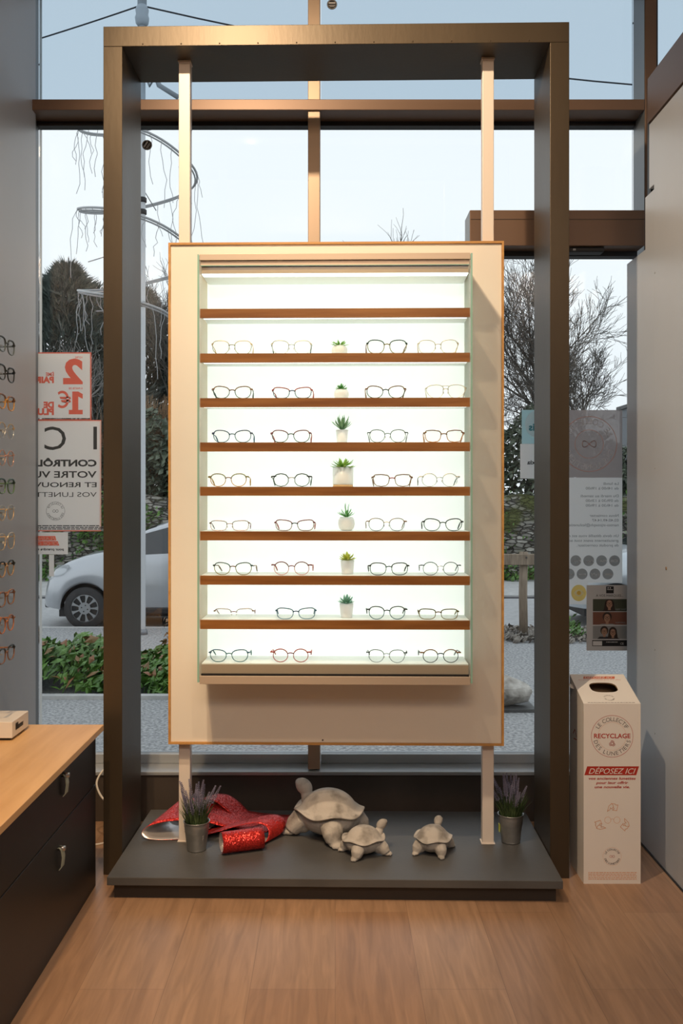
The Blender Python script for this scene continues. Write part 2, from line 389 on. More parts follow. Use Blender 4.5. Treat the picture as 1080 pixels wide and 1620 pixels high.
def copy_tree(o, parent=None):
    c = o.copy(); C.objects.link(c); c.parent = parent
    for ch in list(o.children): copy_tree(ch, c)
    return c

# planes for print: origin, U, V, N
class PL:
    def __init__(s, o, u, v): s.o = Vector(o); s.u = Vector(u).normalized(); s.v = Vector(v).normalized(); s.n = s.u.cross(s.v).normalized()
    def at(s, a, b, h=0): return s.o+s.u*a+s.v*b+s.n*h
def textmesh(body, size=1, bold=0, shear=0, space=1):
    cu = bpy.data.curves.new('t', 'FONT'); cu.body = body; cu.size = size; cu.resolution_u = 3; cu.offset = bold; cu.shear = shear
    cu.space_character = space; cu.align_x = 'LEFT'; cu.fill_mode = 'FRONT'
    o = bpy.data.objects.new('t', cu); C.objects.link(o)
    dg = bpy.context.evaluated_depsgraph_get(); dg.update()
    me = bpy.data.meshes.new_from_object(o.evaluated_get(dg))
    vs = [v.co.copy() for v in me.vertices]; fs = [tuple(p.vertices) for p in me.polygons]
    bpy.data.objects.remove(o); bpy.data.curves.remove(cu); bpy.data.meshes.remove(me)
    return vs, fs
def text_into(mb, pl, body, x, y, h=None, w=None, align='l', mirror=False, bold=0, shear=0, lift=.0004, space=1, maxw=None):
    mb.mark()
    vs, fs = textmesh(body, 1, bold, shear, space)
    if not vs: return
    x0 = min(v.x for v in vs); x1 = max(v.x for v in vs)
    cap = .70
    s = h/cap if h else w/(x1-x0)
    sx = (w/(x1-x0)) if w else s
    W = (x1-x0)*sx
    off = {'l': 0, 'c': -W/2, 'r': -W}[align]
    out = []
    for v in vs:
        u = (v.x-x0)*sx+off; t = v.y*s
        if mirror: u = -u
        out.append(pl.at(x+u, y+t, lift))
    mb.add(out, fs)
def arc_text(mb, pl, body, cx, cy, r, a0, a1, h, mirror=False, inward=False, bold=0, lift=.0004):
    """letters along an arc from angle a0 to a1 (degrees, reader's view); inward = letter tops towards the centre"""
    mb.mark()
    ms = [textmesh(ch, 1, bold) if ch != ' ' else ([], []) for ch in body]
    ws = [(max(v.x for v in q[0])-min(v.x for v in q[0])+.16) if q[0] else .42 for q in ms]
    tot = sum(ws); run = 0
    for ch, (vs, fs), w_c in zip(body, ms, ws):
        a = math.radians(a0+(a1-a0)*(run+w_c/2)/tot); run += w_c
        if not vs: continue
        x0 = min(v.x for v in vs); x1 = max(v.x for v in vs); s = h/.7
        out = []
        for v in vs:
            u = (v.x-(x0+x1)/2)*s; t = v.y*s-(h/2)
            if inward:
                ux = -math.sin(a); uy = math.cos(a); vx = -math.cos(a); vy = -math.sin(a)
            else:
                ux = math.sin(a); uy = -math.cos(a); vx = math.cos(a); vy = math.sin(a)
            px = r*math.cos(a)+ux*u+vx*t; py = r*math.sin(a)+uy*u+vy*t
            if mirror: px = -px
            out.append(pl.at(cx+px, cy+py, lift))
        mb.add(out, fs)
def ring(mb, pl, cx, cy, r, wd, n=48, lift=.0003):
    vs = []; fs = []
    for i in range(n):
        a = 2*PI*i/n; vs += [pl.at(cx+(r-wd/2)*math.cos(a), cy+(r-wd/2)*math.sin(a), lift), pl.at(cx+(r+wd/2)*math.cos(a), cy+(r+wd/2)*math.sin(a), lift)]
    for i in range(n): j = (i+1) % n; fs.append((2*i, 2*i+1, 2*j+1, 2*j))
    mb.add(vs, fs)
def disc(mb, pl, cx, cy, rx, ry=None, n=28, lift=.0003):
    ry = ry or rx
    mb.add([pl.at(cx+rx*math.cos(2*PI*i/n), cy+ry*math.sin(2*PI*i/n), lift) for i in range(n)], [tuple(range(n))])
def poly(mb, pl, pts, lift=.0003): mb.add([pl.at(a, b, lift) for a, b in pts], [tuple(range(len(pts)))])
def rect(mb, pl, a0, b0, a1, b1, lift=.0003): poly(mb, pl, [(a0,b0),(a1,b0),(a1,b1),(a0,b1)], lift)
def stroke(mb, pl, pts, wd, closed=False, lift=.0004):
    n = len(pts)
    for i in range(n if closed else n-1):
        a = Vector(pts[i]).to_2d(); b = Vector(pts[(i+1) % n]).to_2d(); d = b-a
        if d.length < 1e-7: continue
        d.normalize(); q = Vector((-d.y, d.x))*wd/2; a2 = a-d*wd*.4; b2 = b+d*wd*.4
        poly(mb, pl, [tuple(a2-q), tuple(b2-q), tuple(b2+q), tuple(a2+q)], lift)

# ================================================================== THE SETTING
GY = -.55   # pavement level outside
struct(MB().box(-4.5, 4.5, -4.6, 3.95, -.6, 0).build('floor', M['floor']))
struct(MB().box(-4.5, 4.5, -4.6, 4.05, 3.75, 3.85).build('ceiling', M['white']))
struct(MB().box(-4.6, 4.6, -4.7, -4.6, -.0, 3.75).build('wall_back', M['shopback']))
# left wall: returns along the aisle then opens out to the rest of the shop
struct(MB().box(-1.36, -1.21, 1.0, 3.835, 0, 3.75).build('wall_left', M['wallgrey'], bevel=.002))
struct(MB().box(-4.6, -1.36, 1.0, 1.15, 0, 3.75).build('wall_left_return', M['white']))
struct(MB().box(-4.6, -4.5, -4.6, 1.0, 0, 3.75).build('wall_left_far', M['white']))
struct(MB().box(1.30, 4.6, 1.0, 1.15, 0, 3.75).build('wall_right_return', M['white']))
struct(MB().box(4.5, 4.6, -4.6, 1.0, 0, 3.75).build('wall_right_far', M['white']))
# right wall: stepped cladding panels
m = MB()
m.prism([(1.0,0),(3.407,0),(3.407,2.42),(3.46,2.42),(3.46,2.655),(1.0,2.655)], 1.145, 1.30, 'x')
wr = m.build('wall_right', M['wallright'], bevel=.0015); struct(wr)
m = MB(); m.prism([(3.411,0),(3.73,0),(3.73,2.213),(3.51,2.213),(3.51,2.405),(3.411,2.405)], 1.147, 1.24, 'x')
m.build('corner_panel', M['wallright'], wr, bevel=.0015)
m = MB(); m.prism([(1.0,2.661),(3.465,2.661),(3.465,2.825),(1.0,2.825)], 1.141, 1.30, 'x')
m.build('cap_panel', M['alu_brown'], wr, bevel=.0015)
m = MB(); m.box(1.152, 1.23, 3.463, 3.50, 2.405, 2.82); m.build('shadow_gap', M['gasket'], wr)
m = MB(); m.smooth = True
for (y, z) in ((3.385, 2.10), (3.385, 1.40), (3.385, .75), (3.385, .45)):
    m.mark(); m.tube([(1.1465, y+.012, z), (1.1445, y+.012, z)], .0035, 10)
m.build('screw', M['steel'], wr)
m = MB().tube([(1.146, 3.28, 1.05+.0), (1.1435, 3.28, 1.05)], .006, 12); m.build('hole_plug', M['cardin'], wr)
m = MB(); m.prism([(1.02, 0), (3.72, 0), (3.72, .004), (1.02, .004)], 1.139, 1.146, 'x'); struct(m.build('baseboard_right', M['gasket']))

# glazed front -----------------------------------------------------
YF, YG = 3.79, 3.93
trim = []
def tr(name, x0, x1, y0, y1, z0, z1, mat, bev=.002):
    o = struct(MB().box(x0, x1, y0, y1, z0, z1).build(name, mat, bevel=bev)); return o
tr('trim_1', -1.36, -1.229, 3.836, 3.94, 0, 3.75, M['alu_grey'])            # left jamb
tr('trim_2', -.109, -.061, 3.80, 3.95, .205, 2.842, M['alu_tan'])           # centre mullion
tr('trim_3', -.109, -.061, 3.80, 3.95, 2.889, 3.75, M['alu_tan'])
o = tr('trim_4', -1.2285, 1.236, YF, 3.95, 2.844, 2.887, M['alu_brown'])       # transom
MB().box(-1.2285, 1.236, 3.905, 3.952, 2.826, 2.8435).build('transom_gasket', M['gasket'], o)
o = tr('trim_5', 1.238, 1.284, YF, 3.95, 0, 3.75, M['alu_brown'])             # right mullion
MB().box(1.2365, 1.2378, YF+.004, 3.95, 0, 3.75).build('mullion_side_daylight', M['alu_grey'], o)  # daylight on the mullion's side face, put in as a grey colour
MB().box(1.285, 1.296, YF+.02, 3.95, 0, 3.75).build('mullion_gasket', M['gasket'], o)
struct(MB().box(-1.2285, 1.236, YF, 3.96, 0, .186).build('wall_sill', M['darkpanel']))
o = tr('trim_6', -1.2285, 1.236, YF-.008, 3.96, .186, .200, M['alu_sill'])     # sill cap
MB().box(-1.2285, -.111, 3.90, 3.955, .2005, .238).build('bottom_rail', M['alu_sill'], o, bevel=.002)
MB().box(-.059, 1.236, 3.90, 3.955, .2005, .238).build('bottom_rail', M['alu_sill'], o, bevel=.002)
struct(MB().box(1.30, 4.5, YF, 3.96, 0, .2).build('wall_sill_right', M['darkpanel']))
struct(MB().box(-4.5, 4.5, 3.96, 4.10, 3.45, 3.85).build('wall_front_top', M['white']))
struct(MB().box(-4.5, -1.236, 3.80, 4.0, 0, 3.75).build('wall_front', M['white']))
def pane(name, x0, x1, z0, z1, mat):
    return struct(MB().box(x0, x1, YG, YG+.012, z0, z1).build(name, mat))
pane('window_1', -1.2285, -.111, .238, 2.828, M['glass'])
pane('window_2', -.059, 1.236, .238, 2.828, M['glass'])
pane('window_3', -1.2285, -.111, 2.888, 3.45, M['glasstop'])
pane('window_4', -.059, 1.236, 2.888, 3.45, M['glasstop'])
pane('window_5', 1.297, 4.5, .2, 3.45, M['glasstop'])
# sliding door header
hd = empty('door_1', (0, 0, 0)); struct(hd)
MB().box(.528, 1.212, 3.715, 3.85, 2.282, 2.421).build('door_header', M['alu_brown'], hd, bevel=.0015)
MB().box(.5268, .5279, 3.717, 3.85, 2.284, 2.419).build('end_cap', M['alu_grey'], hd)
MB().box(.530, 1.212, 3.7135, 3.7148, 2.384, 2.3855).build('header_seam', M['gasket'], hd)
MB().box(.53, 1.21, 3.80, 3.852, 2.262, 2.2815).build('track', M['gasket'], hd)
m = MB(); m.box(.92, 1.06, 3.73, 3.79, 2.262, 2.2815); m.build('motion_sensor', M['blackplastic'], hd, bevel=.006)
m = MB(); pl = PL((.935, 3.7295, 2.2665), (1,0,0), (0,0,1)); text_into(m, pl, '88', 0, 0, .008, lift=.0005); m.build('sensor_marking', M['inkwhite'], hd)

# ================================================================== OUTSIDE GROUND
struct(MB().box(-14, 16, 4.0, 13.30, -.9, GY).build('pavement', M['asphalt']))
struct(MB().box(-14, 16, 13.30, 13.42, -.9, GY+.005).build('kerb_near', M['kerb']))
struct(MB().box(-30, 35, 13.42, 17.6, -.9, -.60).build('road', M['road']))
struct(MB().box(-30, 35, 17.6, 17.72, -.9, GY-.03).build('kerb_far', M['darkkerb']))
struct(MB().box(-30, 35, 17.72, 21.0, -.9, GY).build('pavement_far', M['kerb']))
struct(MB().box(-60, 60, 21.35, 60, -.9, GY).build('ground_beyond', M['hedge']))

def rough_wall():
    m = MB(); nx, nz_ = 150, 14; y0 = 21.0
    idx = {}
    vs = []
    for i in range(nx+1):
        for j in range(nz_+1):
            x = -20+40*i/nx; z = GY+(1.30-GY)*j/nz_
            y = y0+R.uniform(-.035, .035)
            if j == nz_: z += R.uniform(-.05, .05)
            vs.append((x, y, z))
    fs = [(i*(nz_+1)+j, (i+1)*(nz_+1)+j, (i+1)*(nz_+1)+j+1, i*(nz_+1)+j+1) for i in range(nx) for j in range(nz_)]
    m.add(vs, fs)
    vs2 = []
    for i in range(nx+1):
        t = vs[i*(nz_+1)+nz_]; vs2 += [t, (t[0], 21.4, t[2]), (t[0], 21.4, GY)]
    m.add(vs2, [(3*i, 3*i+3, 3*i+4, 3*i+1) for i in range(nx)]+[(3*i+1, 3*i+4, 3*i+5, 3*i+2) for i in range(nx)])
    return struct(m.build('boundary_wall', M['stone']))
rough_wall()

def leaves(m, n, fn, size, flat=.4, mats=1, rnd=R):
    for k in range(n):
        p = Vector(fn()); s = size*rnd.uniform(.6, 1.3)
        nrm = Vector((rnd.gauss(0, 1), rnd.gauss(0, 1), abs(rnd.gauss(0, 1))+flat)).normalized()
        u = nrm.cross(Vector((rnd.random(), rnd.random(), rnd.random()+.1))).normalized(); v = nrm.cross(u)
        m.cur = rnd.randrange(mats) if mats > 1 else 0
        m.add([p-v*s, p+u*s*.55-v*.1*s, p+v*s+nrm*(-.2*s), p-u*s*.55-v*.1*s, p+nrm*.18*s], [(0,1,4),(1,2,4),(2,3,4),(3,0,4)])
def blob(cx, cy, cz, rx, ry, rz):
    def f():
        while 1:
            a = Vector((R.gauss(0, 1), R.gauss(0, 1), R.gauss(0, 1))).normalized()*R.uniform(.55, 1)**.5
            return (cx+a.x*rx, cy+a.y*ry, cz+a.z*rz)
    return f
# ------------------------------------------------------------------ planting outside
def bed():
    m = MB()
    def f():
        x = R.uniform(-4.3, -1.15); y = R.uniform(8.75, 10.1)
        e_ = min(1, (y-8.72)/.25, (-1.05-x)/.35, (10.2-y)/.3)
        h = (.30+.09*math.sin(x*4.1)+.07*math.sin(x*9+y*5))*math.sqrt(max(e_, .05))
        return (x, y, GY+h*R.uniform(.25, 1)**.6)
    leaves(m, 5200, f, .062, .3)
    m.cur = 1
    n0 = len(m.f)
    for k in range(260):
        p = f(); q = (p[0], p[1], p[2]+.03)
        s = MB(); leaves(s, 1, lambda: q, .062); m.add(s.v, s.f)
        for t in range(4): m.m[-1-t] = 1
    for x in (-3.9, -3.62, -3.5, -1.7):
        for k in range(60): 
            s = MB(); q = (x+R.uniform(-.09, .09), 9.9+R.uniform(-.1, .1), GY+.3+R.uniform(0, .28)); leaves(s, 1, lambda: q, .035); m.add(s.v, s.f)
    return tag(m.build('ground_cover', [M['ivy'], M['ivyred']]), 'bed of glossy green ivy along the pavement edge outside the window', 'ground cover', kind='stuff')
bed()
struct(MB().box(-4.6, -.95, 8.62, 8.72, GY-.1, GY+.035).build('kerb_bed', M['kerb']))
m = MB()
def fm(): 
    x = R.uniform(1.2, 5.2); y = R.uniform(11.9, 13.1); return (x, y, GY+.015+.05*R.random())
leaves(m, 2600, fm, .05, .6)
tag(m.build('bark_mulch', M['mulch']), 'strip of brown bark mulch beside the road around the timber post', 'mulch', kind='stuff')
m = MB(); leaves(m, 120, lambda: (R.gauss(3.15, .12), R.gauss(12.3, .06), GY+.03+abs(R.gauss(0, .05))), .04); leaves(m, 90, lambda: (R.gauss(3.2, .06), R.gauss(12.9, .06), GY+.04+abs(R.gauss(0, .07))), .04)
tag(m.build('weed_tuft', M['ivy']), 'small green weeds growing in the bark mulch', 'weeds', kind='stuff')
m = MB(); leaves(m, 2600, lambda: (R.uniform(-9, 12), R.uniform(20.5, 20.9), GY+.02+.22*R.random()*(1+.5*math.sin(R.random()*9))), .07)
tag(m.build('verge_plants', M['ivy']), 'low green plants along the foot of the stone wall', 'plants', kind='stuff')
m = MB()
cl = [(R.uniform(-10, 12), R.uniform(-.2, 1.4), R.uniform(.15, .5)) for _ in range(46)]
def fi():
    c = R.choice(cl); return (R.gauss(c[0], c[2]), 20.93+R.uniform(-.03, .03), min(1.4, max(GY, R.gauss(c[1], c[2]*.7))))
leaves(m, 3800, fi, .055)
tag(m.build('wall_ivy', M['ivy']), 'patches of ivy creeping over the rubble stone wall', 'ivy', kind='stuff')
# dark evergreen hedge behind wall, right
m = MB()
def fh():
    x = R.uniform(-1, 12); y = R.uniform(21.8, 23.2); top = 2.9+.35*math.sin(x*1.7)+.25*math.sin(x*4.3)
    return (x, y, 1.0+(top-1.0)*R.random()**.8)
leaves(m, 13000, fh, .10)
tag(m.build('evergreen_hedge', M['hedge']), 'dark evergreen hedge above the stone wall on the right', 'hedge', kind='stuff')
m = MB()
def fh2():
    x = R.uniform(-10, -1.5); y = R.uniform(21.7, 22.9); top = 2.6+.5*math.sin(x*1.3+1)+.3*math.sin(x*3.9)
    return (x, y, .9+(top-.9)*R.random()**.9)
leaves(m, 9000, fh2, .11)
tag(m.build('ivy_thicket', [M['hedge']]), 'leafy ivy thicket above the stone wall behind the silver car', 'hedge', kind='stuff')

# conifers
def conifer(name, x, y, base, h, r, n, label, mat='pine'):
    root = empty(name, (x, y, base)); tag(root, label, 'tree', 'conifers behind the wall')
    MB().tube([(0,0,0), (.05,0,h*.5), (0,.05,h*.97)], [.16, .10, .02], 7).build('trunk', M['bark'], root)
    m = MB()
    for k in range(n):
        t = R.random()**.8; z = h*(.12+.88*t); rr = r*(1-t)**.65*(.45+.5*R.random()+.35*R.random()**6)*(1+.2*math.sin(z*5)); a = R.uniform(0, 2*PI)
        c = Vector((rr*math.cos(a), rr*math.sin(a), z)); d = Vector((math.cos(a), math.sin(a), .5)).normalized()
        for q in range(2):
            dd = (d+Vector((R.uniform(-.6,.6), R.uniform(-.6,.6), R.uniform(-.4,.7)))).normalized(); s = R.uniform(.2, .45); u = dd.cross(Vector((0,0,1))).normalized()*.03
            m.add([c-u, c+u, c+dd*s], [(0,1,2)])
            v = dd.cross(u).normalized()*.03; m.add([c-v, c+v, c+dd*s], [(0,1,2)])
    f = m.build('foliage', M[mat], root); f['kind'] = 'stuff'
    return root
conifer('conifer', -7.2, 25.5, 0, 7.4, 3.0, 9000, 'tall dark conifer behind the advertisement posters at the left')
conifer('conifer', -5.6, 27.5, 0, 7.2, 2.0, 5000, 'slimmer dark conifer right of the tall one, beside the bare pale branches')

# bare trees
def bare_tree(name, x, y, z, h, label, depth=6, spread=.55, lean=(0,0), mat='bark', seed=1, r0=.13, first=.28, mul=3):
    rd = random.Random(seed); m = MB()
    def grow(p, d, L, r, lv):
        pts = [p]; dd = d.copy(); n = 3
        for i in range(n):
            dd = (dd+Vector((rd.gauss(0,.13), rd.gauss(0,.13), rd.gauss(.03,.09)))).normalized(); pts.append(pts[-1]+dd*L/n)
        r1 = r*.66
        m.tube(pts, [r+(r1-r)*i/n for i in range(n+1)], 6 if lv < 2 else (4 if lv < 4 else 3), caps=False)
        if lv >= depth: return
        k = mul if lv < depth-1 else mul+1
        for i in range(k):
            t = rd.uniform(.35, 1) if i else 1; q = pts[0].lerp(pts[-1], t) if t < 1 else pts[-1]
            if t < 1:
                s = t*n; j = min(int(s), n-1); q = pts[j].lerp(pts[j+1], s-j)
            ax = dd.cross(Vector((rd.gauss(0,1), rd.gauss(0,1), rd.gauss(0,1)))).normalized()
            nd = (Matrix.Rotation(rd.uniform(spread*.4, spread*1.4)*(0.5 if i == 0 else 1), 3, ax) @ dd)
            nd.z += .10; nd.normalize()
            grow(q, nd, L*rd.uniform(.68, .86), max(r1*(1 if i == 0 else .75), .006), lv+1)
    grow(Vector((0,0,0)), Vector((lean[0], lean[1], 1)).normalized(), h*first, r0, 0)
    o = m.build(name, M[mat], loc=(x, y, z))
    return tag(o, label, 'tree', 'bare winter trees')
bare_tree('bare_tree', 4.75, 23.0, .2, 7.4, 'leafless tree seen between the display board and the grey frame post', 7, .55, (-.1, 0), seed=3, r0=.12, first=.27)
bare_tree('bare_tree', 7.0, 23.5, .2, 7.8, 'leafless spreading tree right of the frame, over the opening hours sign', 7, .7, (-.35, 0), seed=11, r0=.14, first=.23)
bare_tree('bare_tree', 3.4, 26.0, .2, 9.2, 'leafless tree whose top twigs show above the display board', 7, .5, (0, 0), seed=5, r0=.14, first=.26)
bare_tree('bare_tree', -5.0, 23.6, .2, 7.8, 'leafless tree behind the street lamp', 7, .5, (.12, 0), seed=8, r0=.12, first=.26)
bare_tree('bare_tree', -6.3, 22.6, .2, 6.5, 'pale grey leafless tree in front of the dark conifer', 6, .7, (-.1, 0), 'palebark', 21, .09, .26)
m = MB()
for k in range(900):
    x = R.gauss(-4.4, .5); b = Vector((x, R.uniform(22.9, 23.4), 1.6)); d = Vector((R.gauss(0, .35), R.gauss(0, .2), R.uniform(.8, 2.2)))
    m.tube([b, b+d*.5+Vector((R.gauss(0,.06), 0, 0)), b+d], [.012, .008, .003], 3, caps=False)
tag(m.build('reed_thicket', M['twig']), 'thicket of brown dry stems behind the street lamp above the ivy', 'reeds', kind='stuff')
# far building
b_ = empty('slate_building', (0, 0, 0)); tag(b_, 'dark slate clad building behind the hedge at the far right', 'building')
MB().box(12.6, 15.5, 38, 42, GY, 5.1).build('wall', M['building'], b_)
MB().prism([(12.5, 5.1), (15.7, 5.1), (15.7, 5.25), (12.5, 5.25)], 37.8, 42.2).build('roof', M['gasket'], b_)
MB().box(13.2, 13.8, 37.97, 38.0, 3.4, 4.4).build('window', M['carglass'], b_)

# street lamp + winter light decoration
sl = empty('street_lamp', (-2.585, 12.7, GY)); tag(sl, 'pale metal street lamp post standing on the pavement behind the ivy bed', 'street lamp')
MB().lathe([(.055, .02), (.047, .1), (.046, 8.2)], n=16).build('pole', M['polewhite'], sl)
MB().lathe([(.075, 0), (.075, .05), (.052, .07)], n=16).build('base_plate', M['alu_grey'], sl)
m = MB().lathe([(.06, 8.15), (.085, 8.18), (.095, 8.25), (.08, 8.30), (.09, 8.36), (.065, 8.42)], n=16); m.build('collar', M['polewhite'], sl)
MB().lathe([(.062, 8.42), (.06, 10.2)], n=14).build('upper_pole', M['polewhite'], sl)
m = MB(); m.tube([(0,0,8.1), (.15,-.1,7.6), (.25,-.12,7.3), (.5,-.1,7.15)], .035, 8); m.tube([(.02,-.05,7.55), (.12,-.1,7.3), (.22,-.12,7.45)], .02, 6); m.build('bracket', M['lightwire'], sl)
m = MB()
for z in (5.62, 5.78, 4.38): m.mark(); m.lathe([(.052, z), (.062, z+.01), (.062, z+.06), (.052, z+.07)], n=12)
m.build('pole_strap', M['blackplastic'], sl)
deco = empty('winter_light_spiral', (-2.665, 12.7, GY)); tag(deco, 'spiral of unlit light tubes with hanging icicle wires around the street lamp', 'light decoration')
m = MB(); pts = []; pts2 = []
T0, T1 = 7.15, 4.0
for i in range(160):
    t = i/159; a = 2*PI*2.9*t+1.0; r = .78-.25*t*0+.05*math.sin(a*3); z = T0+(T1-T0)*t+GY*0
    if t > .93: r *= 1-(t-.93)*6
    pts.append((r*math.cos(a), r*math.sin(a), z)); pts2.append((r*.97*math.cos(a+.03), r*.97*math.sin(a+.03), z-.035))
m.tube(pts, .016, 5); m.tube(pts2, .011, 4)
m.build('light_tube', M['lightwire'], deco)
m = MB()
for i in range(8, 150, 2):
    p = Vector(pts[i]); L = R.uniform(.25, 1.0); q = [p]
    for k in range(7): q.append(q[-1]+Vector((R.gauss(0,.022), R.gauss(0,.022), -L/7)))
    m.tube(q, .0045, 3, caps=False)
f = m.build('icicle_wire', M['lightwire'], deco); f['kind'] = 'stuff'
m = MB()
for k in range(4):
    a = k*1.4; m.mark(); m.tube([(.04,0,6.9-k*.85), (.75*math.cos(a), .75*math.sin(a), 6.75-k*.85)], .008, 4)
m.build('spoke', M['lightwire'], deco)
def cable(p, q, sag, label):
    pts = [Vector(p).lerp(Vector(q), i/24)-Vector((0,0,sag*4*(i/24)*(1-i/24))) for i in range(25)]
    return tag(MB().tube(pts, .012, 4).build('overhead_cable', M['wire']), label, 'cable')
cable((-9, 14.5, 7.2), (-2.64, 12.7, 7.86), .12, 'overhead cable running left from the collar of the street lamp')
cable((-2.55, 12.7, 7.86), (14, 14.5, 7.85), .75, 'overhead cable running right from the collar of the street lamp')
cable((4.55, 10.5, 9.2), (5.2, 13.0, 4.6), .1, 'thick dark cable hanging outside beyond the right mullion')

# timber post and rail, rock on slate slab
f = empty('timber_fence', (0, 0, 0)); tag(f, 'short weathered timber post and rail standing in the bark mulch', 'fence')
m = MB().tube([(2.475, 12.45, GY-.05), (2.465, 12.45, .02), (2.475, 12.45, .57)], [.058, .055, .056], 10); m.build('post', M['timber'], f)
MB().box(1.2, 2.62, 12.36, 12.43, .40, .545).build('rail', M['timber'], f, bevel=.01)
m = MB(); m.lathe([(.008, 0), (.008, .01)], n=8); 
m = MB(); m.tube([(2.49, 12.36, .5), (2.49, 12.35, .5)], .012, 8); m.build('bolt', M['wire'], f)
def rock(x, y, z, sx, sy, sz, name, label, seed):
    rd = random.Random(seed); m = MB(); m.ell((0,0,0), 1, 30, 18)
    cuts = [(Vector((rd.gauss(0,1), rd.gauss(0,1), rd.gauss(0,.8))).normalized(), rd.uniform(.62, .85)) for _ in range(26)]
    vs = []
    for v in m.v:
        v = Vector(v)
        for n_, d in cuts:
            q = v.dot(n_)
            if q > d: v = v-n_*(q-d)
        vs.append((v.x*sx, v.y*sy, max(v.z, -.78)*sz))
    m.v = vs; m.sm = [False]*len(m.sm)
    o = m.build(name, M['rock'], loc=(x, y, z+.78*sz))
    return tag(o, label, 'rock')
rock(1.50, 8.25, GY+.03, .25, .16, .16, 'rock', 'jagged pale rock lying on a slate slab on the pavement', 4)
tag(MB().box(1.28, 1.72, 8.10, 8.42, GY, GY+.03).build('slate_slab', M['slate'], bevel=.004), 'flat dark slate slab under the pale rock', 'slab')

